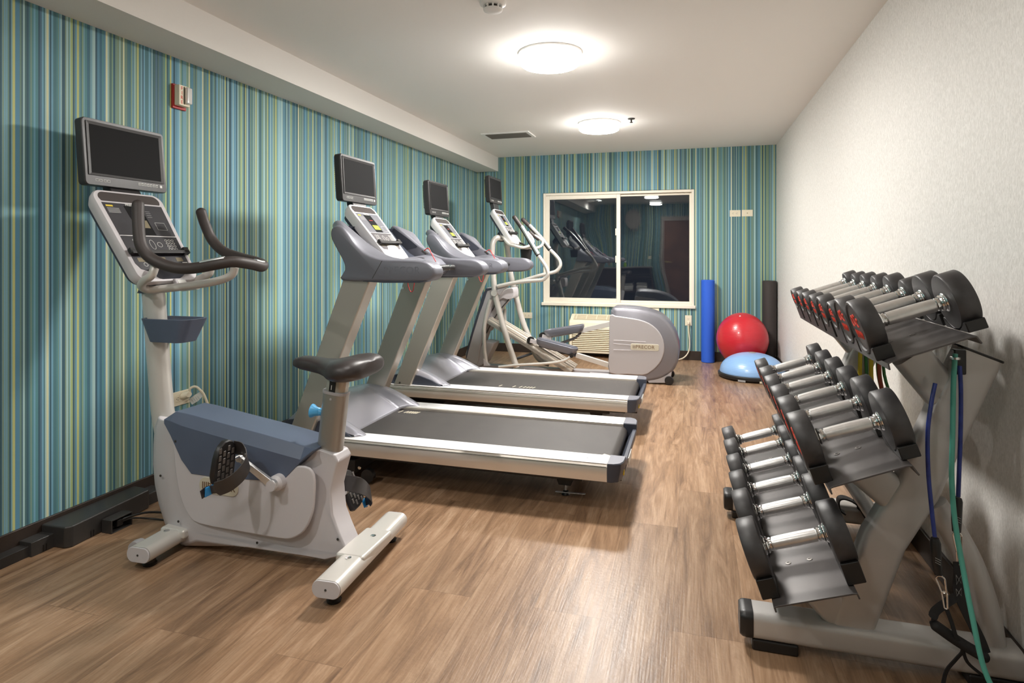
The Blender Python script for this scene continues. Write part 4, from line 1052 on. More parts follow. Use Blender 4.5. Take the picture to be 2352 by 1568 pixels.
# cross bar with sensors
cb = MB().tube([(-1.46, Y0+.10, 1.118), (-1.385, Y0+.19, 1.120), (-1.360, TC, 1.122), (-1.385, mir(Y0+.19), 1.120), (-1.46, mir(Y0+.10), 1.118)], .017, 16).build('crossbar', 'base_black', tm)
for s in (-1, 1): MB().tube([(-1.400, TC+s*.250, 1.1205), (-1.376, TC+s*.17, 1.121), (-1.364, TC+s*.09, 1.122)], .0182, 16, 3).build('pulse_sensor', 'chrome', cb)
P_, d0, n0, L0 = console(tm, (-1.880, 1.486), (-1.612, 1.160), TC, .300, 'tread')
# inner pod that carries the console
b = MB(); b.loft([[P_(a*k, L0/2+(s-L0/2)*k+.0, h) for a, s in rrect(.135, L0*.46, .04)] if 0 else [P_(a*k, L0*.64+s*k, h) for a, s in rrect(.135, L0*.31, .04)] for k, h in ((.96, -.06), (.9, -.10), (.7, -.13))]); b.build('console_pod', 'slate_dark', tm)
tv_bracket(tm, -1.884, TC, 1.500, P_)
television(tm, -1.884, TC+.003, 1.500, 1.768, .392, -.06)
# safety clip and cord
c = P_(.175, L0*.86, -.02); c = Vector((-1.56, TC+.20, 1.205)); MB().obox(c, Vector((.8, 0, -.6)), VY, Vector((.6, 0, .8)), .018, .013, .014).build('safety_clip', 'base_black', tm, bevel=.003)
MB().tube([c+Vector((0, 0, .015)), c+Vector((.03, -.004, .03)), c+Vector((.06, -.02, -.005)), c+Vector((.09, -.03, -.05))], .0028, 8).build('safety_cord', 'red_cord', tm)
l = [(936, 645), (938, 657), (943, 669), (948, 668), (951, 655), (952, 645)]
MB().tube([W(u, v, 3.10) for u, v in l], .0022, 8).build('safety_cord', 'red_cord', tm)
# second treadmill
t2 = copy_tree(tm); t2.location = (-1.385, 4.500, 0)
t2['label'] = 'farther grey treadmill, between the first one and the elliptical machine'

# its belt has travelled: the painted marks sit elsewhere
b2 = [c for c in children(t2) if c.name.startswith('running_belt')][0]
mk = sorted([c for c in children(b2) if c.name.startswith('belt_mark')], key=lambda o: min(v.co.x for v in o.data.vertices))
for o, x0, x1 in zip(mk, [-1.738, -1.700, -1.682, -1.667, -1.652, -1.638, -1.624], [-1.370, -1.265, -1.215, -1.185, -1.160, -1.138, -1.116]):
    o.location.x += (x1+.035)-x0; o.location.y += -.385

# ================================================================ ELLIPTICAL
EC = 5.975
el = thing('elliptical_trainer', (-1.15, EC, 0), 'grey elliptical trainer with moving handlebars before the window wall', 'elliptical trainer')
def E1(x, y): return (1080+x/5.409, 390+y/5.409)
def E2(x, y): return (1040+x/6.818, 640+y/6.818)
def E3(x, y): return (1000+x/5.227, 700+y/5.227)
def E4(x, y): return (1320+x/7.467, 690+y/7.467)
yn, yf = 5.80, 6.15
# rear housing: slate rim body and pale side disc
rim = [E4(610, 240), (1404, 712), (1410, 706), (1440, 706.5), (1478, 711), (1512, 722), (1533, 738), (1550, 762), (1559, 790), (1560.5, 812), (1556, 835), (1543, 856), (1520, 870), (1495, 876), (1470, 875), (1400, 859), (1399, 800)]
rimw = XZ(rim, yn)
cxm = sum(p[0] for p in rimw)/len(rimw); czm = sum(p[1] for p in rimw)/len(rimw)
sm = smooth2d(rimw, 3); rings = []
for k, y in ((.90, yn-.004), (.97, yn+.008), (1.0, yn+.04), (1.0, yf-.04), (.97, yf-.008), (.90, yf+.004)):
    rings.append([Vector((cxm+(x-cxm)*k, y, czm+(z-czm)*k)) for x, z in sm])
hs = MB().loft(rings).build('drive_housing', 'rim_grey', el, angle=50)
disc = [E4(605, 255), E4(700, 262), E4(900, 290), E4(1100, 325), E4(1270, 385), E4(1400, 480), E4(1490, 600), E4(1535, 740), E4(1535, 880), E4(1490, 1020), E4(1400, 1140), E4(1290, 1230), E4(1170, 1278), E4(900, 1262), E4(600, 1240), E4(590, 900), E4(592, 600)]
dw = XZ(disc, yn-.01)
MB().prism_y(smooth2d(dw, 2), yn-.020, yn+.01).build('side_disc', 'shell_mid', el, bevel=.010, seg=3, angle=50)
MB().prism_y(smooth2d(dw, 2), yf-.01, yf+.020).build('side_disc', 'shell_mid', el, bevel=.010, seg=3, angle=50)
b = MB()
for p0, p1 in ((E4(665, 680), E4(1220, 712)), (E4(665, 738), E4(960, 765)), (E4(665, 845), E4(1400, 866))):
    b.tube([W(*p0, yn-.021), W(*p1, yn-.021)], .0028, 6, 0)
b.build('moulded_line', 'shell', el)
bc = W(*E4(1200, 800), yn-.020); MB().sweep([bc+Vector((0, .001, 0)), bc+Vector((0, -.004, 0))], rrect(.128, .030, .014, 5), up=VZ).build('badge', 'badge_cream', el, bevel=.002)
bo = [c_ for c_ in children(el) if c_.name.startswith('badge')][0]
text('lettering', 'PRECOR', .046, frame_mtx(bc+Vector((.004, -.0045, 0)), VX, VZ, Vector((0, -1, 0))), 'badge_ink', bo)
b = MB()
for k in range(3): b.box(bc.x-.108+k*.009, bc.x-.104+k*.009, bc.y-.0052, bc.y-.004, bc.z-.014, bc.z+.014)
b.build('emblem_bars', 'badge_ink', bo)
b = MB(); b.box(W(1402, 0, yn).x, W(1500, 0, yn).x, yn+.05, yf-.05, .655, .672); 
# wheels and rear feet
b = MB(); b.prism_y(XZ([(1486, 872), (1515, 860), (1543, 850), (1541, 868), (1530, 880), (1490, 880)], yn), yn+.01, yf-.01); b.build('rear_bracket', 'shell_mid', el, bevel=.006)
for y in (yn-.012, yf-.028):
    q = W(1535.5, 875, yn); MB().lathe([(.012, 0), (.036, .002), (.040, .010), (.040, .030), (.036, .038), (.012, .040)], (q.x+.005, y, .041), VY, 28).build('transport_wheel', 'base_black', el)
MB().lathe([(.012, 0), (.012, yf-yn)], (W(1535.5, 875, yn).x+.005, yn, .041), VY, 16).build('wheel_axle', 'satin_chrome', el)
# floor frame
b = MB(); b.box(-2.20, -.72, EC-.045, EC+.045, .025, .070); b.build('floor_beam', 'shell_mid', el, bevel=.006)
b = MB(); b.box(-1.72, -1.60, yn-.02, yf+.06, .012, .058); b.build('cross_foot', 'tube_paint', el, bevel=.012)
b = MB(); b.box(-2.20, -2.08, yn+.06, yf-.06, .005, .055); b.build('cross_foot', 'tube_paint', el, bevel=.012)
MB().box(-.95, -.40, EC-.08, EC+.08, .010, .055).build('rear_foot', 'shell_mid', el, bevel=.006)
# tower
tw = XZ([E2(520, 155), E2(610, 150), E2(640, 330), E2(560, 620), E2(520, 830), E2(470, 980), E2(440, 1130), E2(395, 1350), E2(215, 1240), E2(240, 1080), E2(300, 860), E2(400, 540), E2(440, 390)], 5.90)
MB().prism_y(smooth2d(tw, 2), 5.87, 6.08).build('tower_cover', 'shell_mid', el, bevel=.02, seg=4, angle=50)
ts = XZ([E2(515, 150), E2(610, 148), E2(612, 165), E2(535, 195), E2(470, 400), E2(410, 560), E2(310, 880), E2(240, 1130), E2(212, 1245), E2(200, 1240), E2(225, 1080), E2(285, 850), E2(380, 530), E2(455, 270)], 5.86)
MB().prism_y(ts, 5.865, 6.085).build('tower_spine', 'slate_dark', el, bevel=.004)
lp = XZ([E2(520, 960), E2(690, 985), E2(640, 1100), E2(560, 1260), E2(540, 1300), E2(430, 1380), E2(395, 1340), E2(420, 1120)], 5.95)
MB().prism_y(lp, 5.88, 6.07).build('lower_cover', 'shell_mid', el, bevel=.02, seg=4)
# lift strut from the tower to the head
MB().sweep([W(*E2(560, 780), 5.97), W(*E2(660, 570), 5.97), W(*E2(760, 400), 5.97), W(*E2(870, 270), 5.97)], rrect(.040, .045, .012), up=VY).build('lift_strut', 'shell_mid', el)
MB().sweep([W(*E2(530, 850), 5.93), W(*E2(600, 700), 5.925), W(*E2(740, 480), 5.925), W(*E2(880, 325), 5.925)], rrect(.005, .006, .002), up=VY).build('strut_slot', 'vent_dark', el)
hd = XZ([E2(800, 190), E2(860, 150), E2(930, 140), E2(955, 170), E2(960, 280), E2(930, 310), E2(850, 320), E2(790, 300), E2(740, 330), E2(720, 300), E2(745, 240)], 5.90)
MB().prism_y(smooth2d(hd, 2), 5.88, 6.07).build('pivot_cover', 'shell', el, bevel=.015, seg=3)
# ramp: two grooved aluminium rails on a plate
ra, rb = W(*E3(680, 165), 5.97), W(*E3(1665, 770), 5.97)
rd = (rb-ra).normalized(); rn = VY.cross(rd); rn = rn if rn.z > 0 else -rn
MB().sweep([ra, rb], [(a, c) for a, c in ((-.155, -.028), (.155, -.028), (.155, .0), (-.155, .0))], up=rn).build('ramp_plate', 'aluminium_dark', el)
for s in (-1, 1):
    for w0, w1, h in ((.030, .140, .012), (.045, .062, .030), (.108, .125, .030)):
        b = MB(); b.sweep([ra+VY*s*(w0+w1)/2+rn*.0, rb+VY*s*(w0+w1)/2], [(-(w1-w0)/2, 0), ((w1-w0)/2, 0), ((w1-w0)/2, h), (-(w1-w0)/2, h)], up=rn); b.build('ramp_rail', 'aluminium', el, bevel=.002)
# foot pedals, wheels, arms
def footpad(c, ux, s, m='arm_grey'):
    ux = ux.normalized(); un = ux.cross(VY); un = un if un.z > 0 else -un
    ol = [(a, c_) for a, c_ in rrect(.205, .075, .055, 6)]
    def ring(k, h, kk=None): return [c+ux*(a*k if abs(a) < 9 else a)+VY*c_*(kk or k)+un*h for a, c_ in ol]
    p = MB().loft([ring(.84, -.042), ring(.93, -.030), ring(1.0, .0), ring(1.0, .022), ring(.965, .026, .92), ring(.93, .006, .84)]).build('foot_pedal', m, el, bevel=.002)
    MB().loft([ring(.925, .0062, .83), ring(.915, .009, .82)]).build('tread_mat', 'slate_dark', p)
    return un
pn0, pn1 = W(*E3(1215, 445), 5.79), W(*E3(1690, 560), 5.79)
yN, yFp = 5.83, 6.12
un1 = footpad((W(*E3(1235, 425), yN)+W(*E3(1690, 545), yN))/2, W(*E3(1690, 545), yN)-W(*E3(1235, 425), yN), -1)
un2 = footpad((W(*E3(1330, 330), yFp)+W(*E3(1770, 262), yFp))/2, W(*E3(1770, 262), yFp)-W(*E3(1330, 330), yFp), 1)
def bar(nm, p0, p1, hw, hh, m='tube_paint'):
    return MB().sweep([Vector(p0), Vector(p1)], [(-hw, -hh), (hw, -hh), (hw, hh), (-hw, hh)], up=VY).build(nm, m, el, bevel=.003)
bar('pedal_arm', W(*E3(1690, 600), yN), W(*E3(2110, 730), yN+.01), .024, .018)
bar('pedal_arm', W(*E3(1750, 310), yFp), W(*E3(2110, 225), yFp), .024, .018)
bar('pedal_arm', W(*E3(1250, 480), yN), W(*E3(1690, 600), yN), .016, .018, 'slate_dark')
bar('pedal_arm', W(*E3(1380, 375), yFp), W(*E3(1750, 310), yFp), .016, .018, 'shell_mid')
for q, y in ((E3(1145, 425), yN), (E3(1290, 370), yFp)):
    p = W(*q, y); MB().lathe([(.014, -.02), (.036, -.018), (.036, .018), (.014, .02)], p, VY, 24).build('ramp_wheel', 'base_black', el)
    bar('wheel_fork', p+Vector((0, -.028, 0)), p+Vector((.10, -.028, -.02)), .020, .005, 'shell')
# linkage from pedal to the moving arm
MB().tube([W(*E3(1640, 610), 5.75), W(*E3(1540, 670), 5.745), W(*E3(1350, 700), 5.74), W(*E3(1020, 720), 5.73), W(*E3(760, 745), 5.73)], .013, 12, 4).build('link_rod', 'tube_paint', el)
MB().tube([W(*E3(1750, 325), 6.19), W(*E3(1680, 395), 6.195), W(*E3(1560, 440), 6.2), W(*E3(1240, 555), 6.2), W(*E3(980, 645), 6.2)], .013, 12, 4).build('link_rod', 'rim_grey', el)
MB().lathe([(.018, -.03), (.018, .03)], W(*E3(1640, 608), 5.765), VY, 16).build('link_pivot', 'base_black', el)
MB().lathe([(.018, -.03), (.018, .03)], W(*E3(1748, 322), 6.18), VY, 16).build('link_pivot', 'base_black', el)
# main frame tubes, near and far
near = [(W(*E1(400, 850), 5.93)), W(*E1(335, 845), 5.84), W(*E1(285, 900), 5.80), W(*E1(272, 1050), 5.79), W(*E1(285, 1300), 5.79), W(*E2(665, 250), 5.79), W(*E2(720, 470), 5.79), W(*E2(790, 740), 5.79), W(*E2(880, 1040), 5.79), W(*E2(1000, 1390), 5.79)]
far = [(W(*E1(440, 850), 6.02)), W(*E1(455, 940), 6.12), W(*E1(475, 1070), 6.15), W(*E1(510, 1330), 6.16), W(*E2(1000, 320), 6.17), W(*E2(1100, 680), 6.18), W(*E2(1200, 930), 6.18), W(*E2(1300, 1190), 6.19), W(*E2(1400, 1290), 6.20), (-1.42, 6.22, .06)]
near[-1].z = max(near[-1].z, .03)
MB().tube(near, .029, 16, 4).build('frame_tube', 'tube_paint', el); MB().tube(far, .029, 16, 4).build('frame_tube', 'tube_paint', el)
MB().tube([W(*E2(590, 320), 5.82), W(*E2(550, 470), 5.815), W(*E2(500, 720), 5.81), W(*E2(492, 900), 5.81), W(*E2(500, 1120), 5.81), W(*E2(530, 1340), 5.81)], .019, 14, 4).build('pull_tube', 'tube_paint', el)
MB().tube([W(*E2(815, 470), 6.12), W(*E2(815, 640), 6.12), W(*E2(850, 860), 6.12), W(*E2(900, 1040), 6.12)], .019, 14, 4).build('pull_tube', 'tube_paint', el)
b = MB(); b.prism_y(XZ([E2(485, 1240), E2(580, 1360), E2(490, 1360)], 5.80), 5.79, 5.83); b.build('tube_gusset', 'shell', el)
# console neck
nk = XZ([E1(385, 725), E1(440, 770), E1(500, 850), E1(560, 920), E1(470, 880), E1(380, 895), E1(335, 880), E1(320, 830)], 5.93)
MB().prism_y(nk, 5.91, 6.04).build('console_neck', 'slate_dark', el, bevel=.012, seg=3)
# moving arms
A1 = [E2(700, 120), E1(480, 1415), E1(640, 1390), E1(800, 1375), E1(905, 1362), E1(962, 1300), E1(948, 1220), E1(900, 1140), E1(840, 1055)]
A2 = [E2(960, 150), E1(560, 1400), E1(650, 1375), E1(800, 1330), E1(940, 1292), E1(1060, 1262), E1(1115, 1200), E1(1112, 1130), E1(1060, 1060), E1(985, 985)]
for P0, G, y in ((A1, [E1(840, 1055), E1(760, 920), E1(660, 750), E1(550, 590)], 5.75), (A2, [E1(985, 985), E1(880, 850), E1(760, 720), E1(655, 618)], 6.20)):
    pts = [W(*q, y) for q in P0]; MB().tube(pts, .0185, 16, 5).build('moving_handlebar', 'tube_paint', el)
    g_ = MB().capsule_tube([W(*q, y) for q in G], .0225, 16, 5).build('handlebar_grip', 'grip', el)
    MB().tube([W(*q, y)+Vector((.006, -.008, .006)) for q in G[:-1]]+[W(*G[-1], y)*.25+W(*G[-2], y)*.75+Vector((.005, -.006, .005))], .019, 14, 5).build('pulse_sensor', 'satin_chrome', g_)
b = MB(); b.prism_y(XZ([E2(690, 95), E2(730, 78), E2(890, 68), E2(880, 110), E2(800, 170), E2(740, 260), E2(700, 230)], 5.77), 5.765, 5.785); b.build('arm_gusset', 'shell_mid', el, bevel=.003)
b = MB(); b.prism_y(XZ([E2(900, 110), E2(1030, 100), E2(985, 200), E2(950, 230)], 6.19), 6.175, 6.195); b.build('arm_gusset', 'shell_mid', el, bevel=.003)
MB().lathe([(.03, -.24), (.03, .24)], W(*E2(720, 210), 5.90)*1.0+Vector((.0, .08, 0)), VY, 20).build('pivot_axle', 'tube_paint', el)
# fixed handlebar
fx = [W(*E1(385, 785), 5.88), W(*E1(425, 860), 5.84), W(*E1(480, 925), 5.82), W(*E1(560, 945), 5.82), W(*E1(650, 965), 5.84), W(*E1(730, 945), 5.88), W(*E1(780, 900), 5.92), W(*E1(770, 850), 5.94), W(*E1(740, 810), 5.95), W(*E1(708, 775), 5.95)]
MB().tube(fx, .0145, 14, 5).build('fixed_handlebar', 'tube_paint', el)
fx2 = [W(*E1(640, 965), 5.86), W(*E1(760, 975), 5.97), W(*E1(840, 965), 6.08), W(*E1(890, 935), 6.12), W(*E1(900, 890), 6.13), W(*E1(860, 850), 6.12), W(*E1(800, 815), 6.11)]
MB().tube(fx2, .0145, 14, 5).build('fixed_handlebar', 'tube_paint', el)
MB().capsule_tube([W(*E1(845, 858), 6.12), W(*E1(790, 815), 6.11), W(*E1(745, 778), 6.10)], .0185, 14, 4).build('handlebar_grip', 'grip', el)
P_, d0, n0, L0 = console(el, (-1.905, 1.655), (-1.680, 1.300), EC, .320, 'tread')
tv_bracket(el, -1.925, EC, 1.715, P_)
television(el, -1.925, EC+.01, 1.715, 1.985, .400, -.05)
# bottle holder pouch
MB().loft([[W(*E1(695, 1060+dy), 5.97)+Vector((a*k, c*k, 0)) for a, c in rrect(.055, .05, .03)] for dy, k in ((60, .80), (0, .9), (-75, 1.0), (-74, .93), (-10, .84))]).build('bottle_holder', 'base_black', el)
MB().tube([W(*E1(700, 1000), 5.97), W(*E1(680, 940), 5.97), W(*E1(600, 900), 5.97)], .01, 10).build('holder_stem', 'base_black', el)
# ================================================================ DUMBBELL RACK
rk = thing('dumbbell_rack', (.55, 2.5, 0), 'three-tier silver dumbbell rack with black sloped trays by the right wall', 'dumbbell rack')
TAU = math.radians(19.5)
AX = Vector((math.cos(TAU), 0, math.sin(TAU))); UPT = Vector((-math.sin(TAU), 0, math.cos(TAU)))
YA, YZ = 1.82, 3.19
def tray(L0, L1, R0, R1, y0, y1):
    """sheet cross-section: left lip tip, left bend, right bend, right lip tip"""
    l0, l1, r0, r1 = [Vector((p.x, p.z)) for p in (W(*L0, YA), W(*L1, YA), W(*R0, YA), W(*R1, YA))]
    line = [l0, l1+(l0-l1)*.15, l1+(r0-l1)*.05, r0+(l1-r0)*.06, r0+(r1-r0)*.12, r1]
    t = .0045; up, dn = [], []
    for i, p in enumerate(line):
        a = line[max(0, i-1)]; b_ = line[min(len(line)-1, i+1)]; d = (b_-a).normalized(); n = Vector((-d.y, d.x))
        up.append((p.x, p.y)); dn.append((p.x-n.x*t, p.y-n.y*t))
    return MB().prism_y(up+dn[::-1], y0, y1), l1, r0
trays = []
for args in (((2042, 850), (2038, 832), (2243, 769), (2258, 788)), ((1909, 1136), (1904, 1119), (2095, 1066), (2114, 1091)), ((1781, 1407), (1776, 1393), (1970, 1361), (1977, 1376))):
    b, l1, r0 = tray(*args, YA, YZ); trays.append((l1, r0)); o = b.build('tray', 'tray', rk, bevel=.0012)
    for y in (2.04, 3.0):
        for f in (.33, .62):
            p = l1.lerp(r0, f); q = Vector((p.x, y if f < .5 else y, p.y)); b = MB().lathe([(.0085, -.001), (.0085, .0014), (.0065, .0018), (.0040, .0018), (.0036, .0006), (.001, .0006)], q, UPT, 20); b.build('tray_bolt', 'bolt_steel', o)
# frames at each end
def frame(y, near):
    P = lambda u, v: W(u, v, 2.02)
    def at(u, v): p = P(u, v); return Vector((p.x, y, p.z))
    # floor foot: broad oblong tube
    x0, x1 = .145, .868
    ft = MB().sweep([(x0+.02, y, .072), (x1, y, .072)], rrect(.050, .040, .022, 5), up=VZ).build('base_foot', 'rack_paint', rk)
    MB().loft([[Vector((x, y+a*k, .072+c*k)) for a, c in rrect(.0515, .0415, .023, 5)] for x, k in ((x0-.004, .86), (x0+.004, .97), (x0+.014, 1), (x0+.034, 1.0))]).build('end_cap', 'base_black', ft)
    MB().box(x0+.03, x0+.16, y-.045, y+.045, 0, .034).build('rubber_pad', 'base_black', ft, bevel=.006)
    MB().box(x1-.13, x1-.01, y-.045, y+.045, 0, .034).build('rubber_pad', 'base_black', ft, bevel=.006)
    # main upright: broad oval tube leaning back
    pts = [at(1953, 1455), at(2030, 1240), at(2105, 1124), at(2152, 1018), at(2205, 905), at(2250, 812)]
    pts[0].z = .095
    sp_ = [Vector(p) for p in pts]
    up_ = MB().sweep(sp_, rrect(.057, .036, .020, 5), up=VY).build('upright', 'rack_paint', rk)
    d = (sp_[-1]-sp_[-2]).normalized(); s = d.cross(VY).normalized()
    MB().sweep([sp_[-1]-d*.003, sp_[-1]+d*.004], rrect(.060, .038, .022, 5), up=VY).build('tube_cap', 'base_black', up_, bevel=.002)
    # rear leg down to the foot by the wall
    pts = [at(2150, 1160), at(2200, 1235), at(2238, 1310), at(2268, 1400), at(2284, 1500)]
    pts[-1].z = .10
    MB().sweep(catmull(pts, 1, 4)[0], rrect(.034, .030, .028, 5), up=VY).build('rear_leg', 'rack_paint', rk)
    # arms that carry the trays
    for (l1, r0), (ux, uz), w_ in ((trays[0], (.690, .80), .050), (trays[1], (.575, .490), .050), (trays[2], (.430, .12), .048)):
        m = l1.lerp(r0, .42); m2 = Vector((m.x, y, m.y))-(Vector((m.x, y, m.y))-Vector((ux, y, uz))).normalized()*.052; e = Vector((ux, y, uz)); 
        br_ = MB().sweep([e, m2], rrect(w_, .032, .018, 5), up=VY).build('tray_arm', 'rack_paint', rk)
        MB().obox(Vector((m.x, y, m.y))-UPT*.048, AX, VY, UPT, .066, .040, .0425).build('mount_plate', 'rack_paint', br_, bevel=.002)
    # black hook bracket under the top tray
    MB().box(.700, .730, y-.052, y-.028, .865, .935).build('hook_bracket', 'base_black', rk, bevel=.004)
    return up_
frame(2.035, True); frame(3.0, False)
MB().tube([(.56, 2.035, .36), (.56, 3.0, .36)], .024, 16, 0).build('cross_tube', 'rack_paint', rk)

# ---------------------------------------------------------------- dumbbells and their saddles
def squiggle(b, c, uy, uz, n, r, k):
    """raised red emblem strokes on a head's outer face"""
    R = random.Random(100+k)
    def P(a, q): return c+uy*a*r+uz*q*r+n*.0012
    for a0, q0, s in ((-.30, .22, .26), (.02, .30, .24), (.30, .20, .20)):
        pts = [P(a0+s*.5*math.cos(t), q0+s*.75*math.sin(t)) for t in [PI*.2+PI*1.5*j/7 for j in range(8)]]; b.tube(pts, .0026, 6, 2)
    for a0 in (-.36, -.12, .12, .36):
        pts = [P(a0-.07, -.12), P(a0, -.30+.05*R.random()), P(a0+.08, -.16), P(a0+.03, -.40)]; b.tube(pts, .0021, 6, 3)
def dumbbell(c, R, label, grp, k, grip, tray_pt, tk):
    """c: centre of the handle; lies across the tray along AX"""
    base = Vector((c.x, c.y, c.z-R*.98)); t = thing('dumbbell', base, label, 'dumbbell', grp)
    g2 = grip/2
    h = MB().lathe([(.0135, -g2-.016), (.0135, -g2+.006), (.0180, -g2+.0065), (.0186, -g2*.6), (.0190, 0), (.0186, g2*.6), (.0180, g2-.0065), (.0135, g2-.006), (.0135, g2+.016)], c, AX, 24).build('handle', 'satin_chrome', t)
    for s in (-1, 1):
        e = c+AX*s*g2
        MB().lathe([(.0165, -.004), (.0185, -.002), (.0185, .003), (.016, .005), (.021, .007), (.023, .011), (.021, .015), (.025, .017), (.027, .021), (.024, .0235)], e, AX*s, 24).build('collar', 'chrome', t)
        ch = .005
        hd = MB().lathe([(.012, .020), (R-.016, .020), (R-.010, .0215), (R-.003, .0225), (R, .0265), (R, .020+tk-.004), (R-.003, .020+tk), (R-.009, .020+tk+.001), (R-.012, .020+tk-.003), (R*.2, .020+tk-.003)], e, AX*s, 44).build('weight_head', 'rubber', t)
        f = e+AX*s*(.020+tk-.0035)
        MB().lathe([(R*.80, .0), (R*.78, .0012), (.002, .0012)], f, AX*s, 36).build('head_face', 'rubber_face', hd)
        if s < 0:
            b = MB(); squiggle(b, f, -VY, UPT, AX*s, R, k); b.build('red_emblem', 'mark_red', hd)
    # rubber saddles belong to the rack
    l1, r0 = tray_pt
    tz = lambda x: l1.y+(r0.y-l1.y)*(x-l1.x)/(r0.x-l1.x)
    for s in (-1, 1):
        q = c+AX*s*(g2+.020+tk*.5); hgt = ((q.z-tz(q.x))*math.cos(TAU))
        q0 = q-UPT*(hgt-.0008)
        w_ = min(.074, R+.012); cap_ = max(.014, hgt-R+.026); prof = [(-w_, 0), (w_, 0)]
        for j in range(17):
            a = w_*(1-j/8.0); prof.append((a, max(.004, min(cap_, hgt-math.sqrt(max(0, (R+.001)**2-a*a))))))
        b = MB(); b.ngon_prism([q0-AX*(tk*.45)+VY*a+UPT*h_ for a, h_ in prof], AX*(tk*.9)); b.build('saddle', 'base_black', rk, bevel=.003)
TOP_Y = [3.045, 2.890, 2.740, 2.585, 2.422, 2.262, 2.098, 1.930]
TOP_R = [.048, .048, .050, .051, .056, .049, .071, .077]
MID_Y = [2.975, 2.775, 2.575, 2.365, 2.150, 1.930]
MID_R = [.062, .063, .066, .070, .078, .082]
BOT_Y = [2.990, 2.795, 2.580, 2.372, 2.170, 1.930]
BOT_R = [.068, .069, .070, .074, .080, .084]
ordn = ['nearest', 'second', 'third', 'fourth', 'fifth', 'sixth', 'seventh', 'farthest']
def row(Ys, Rs, c0, grp, tier, tray_pt, grip):
    n = len(Ys)
    for i in range(n):
        k = n-1-i; wd = ordn[k] if k < n-1 else 'farthest'
        size = 'large' if Rs[i] > .069 else ('medium' if Rs[i] > .055 else 'small')
        lab = '%s black dumbbell on the %s rack tray, %s' % (size, tier, {'nearest': 'nearest the camera', 'farthest': 'last toward the window'}.get(wd, wd+' from the camera'))
        dumbbell(Vector((c0[0], Ys[i], c0[1])), Rs[i], lab, grp, i, grip, tray_pt, .050+.12*(Rs[i]-.05))
row(TOP_Y, TOP_R, (.577, 1.040), 'dumbbells on the top tray', 'top', trays[0], .134)
row(MID_Y, MID_R, (.422, .706), 'dumbbells on the middle tray', 'middle', trays[1], .134)
row(BOT_Y, BOT_R, (.284, .378), 'dumbbells on the bottom tray', 'bottom', trays[2], .134)

# ---------------------------------------------------------------- resistance bands
def carabiner(parent, p, q, r=.010, nm='carabiner'):
    p, q = Vector(p), Vector(q); d = (q-p).normalized(); s = d.cross(Vector((.3, 1, .1))).normalized(); L = (q-p).length
    pts = []
    for k in range(13):
        a = PI*k/12; pts.append(p+d*r+s*r*math.cos(a)-d*r*math.sin(a))
    for k in range(13):
        a = PI*k/12; pts.append(q-d*r*.6-s*r*.6*math.cos(a)+d*r*.6*math.sin(a))
    pts.append(pts[0]); return MB().tube(pts, .0022, 8, 0).build(nm, 'chrome', parent)
def strap(pts, wv, w_, th, nm, m, parent):
    pts = catmull([Vector(p) for p in pts], 1, 4)[0]; rings = []
    for i, p in enumerate(pts):
        tg = (pts[min(i+1, len(pts)-1)]-pts[max(i-1, 0)]).normalized(); w1 = (wv-tg*wv.dot(tg)).normalized(); nn = tg.cross(w1)
        rings.append([p+w1*w_+nn*th, p+w1*w_-nn*th, p-w1*w_-nn*th, p-w1*w_+nn*th])
    return MB().loft(rings).build(nm, m, parent)
# teal band
t = thing('resistance_band', (.70, 1.95, .86), 'long teal rubber resistance band hanging from the rack front', 'resistance band', 'resistance bands on the rack')
pts = [(2194, 812, 1.955), (2190, 880, 1.95), (2188, 1000, 1.935), (2186, 1100, 1.92), (2194, 1200, 1.90), (2211, 1300, 1.87), (2234, 1420, 1.83), (2262, 1540, 1.80)]
pw = [W(*p) for p in pts]; pw.append(pw[-1]+Vector((.03, -.03, -.07))); pw[-1].z = max(.012, pw[-1].z)
MB().tube(pw, .0065, 12, 5).build('tube', 'band_teal', t)
MB().lathe([(.006, -.004), (.012, -.003), (.012, .003), (.006, .004)], pw[0]-Vector((0, 0, .012)), VZ, 20).build('grommet', 'chrome', t)
# blue band with black sleeve, carabiner and handle
def blue(pts, sl, ca, label):
    t = thing('resistance_band', W(*pts[0]), label, 'resistance band', 'resistance bands on the rack')
    MB().tube([W(*p) for p in pts], .0055, 12, 5).build('tube', 'band_blue', t)
    s = [W(*p) for p in sl]; MB().tube(s, [.0095, .0135, .0125, .0105], 14, 0).build('sleeve', 'base_black', t)
    b = MB(); p = s[2]; 
    for k in range(3): b.tube([p+Vector((-.007, -.0125, .004+k*.006)), p+Vector((.006, -.0125, -.002+k*.006))], .0008, 5, 0)
    b.build('print', 'mark_grey', t)
    carabiner(t, W(*ca[0]), W(*ca[1]), .010); carabiner(t, W(*ca[1])+Vector((0, 0, .004)), W(*ca[2]), .006)
    return t
t = blue([(2148, 880, 1.965), (2140, 920, 1.955), (2131, 990, 1.94), (2132, 1080, 1.93), (2139, 1160, 1.925), (2147, 1232, 1.92)],
         [(2147, 1235, 1.92), (2148, 1246, 1.92), (2151, 1290, 1.92), (2156, 1318, 1.92)], [(2158, 1322, 1.92), (2169, 1362, 1.92), (2173, 1398, 1.92)], 'dark blue resistance band, left of the teal one, with an ankle cord')
strap([W(2174, 1398, 1.92), W(2186, 1430, 1.92), W(2196, 1462, 1.92), W(2211, 1492, 1.93), W(2197, 1512, 1.93), W(2174, 1540, 1.925), W(2164, 1580, 1.92)], Vector((1, .3, .3)), .005, .0015, 'cord', 'webbing', t)
strap([W(2211, 1490, 1.93), W(2222, 1520, 1.94), W(2250, 1545, 1.95), W(2290, 1575, 1.96)], Vector((1, .3, .3)), .004, .0015, 'cord', 'webbing', t)
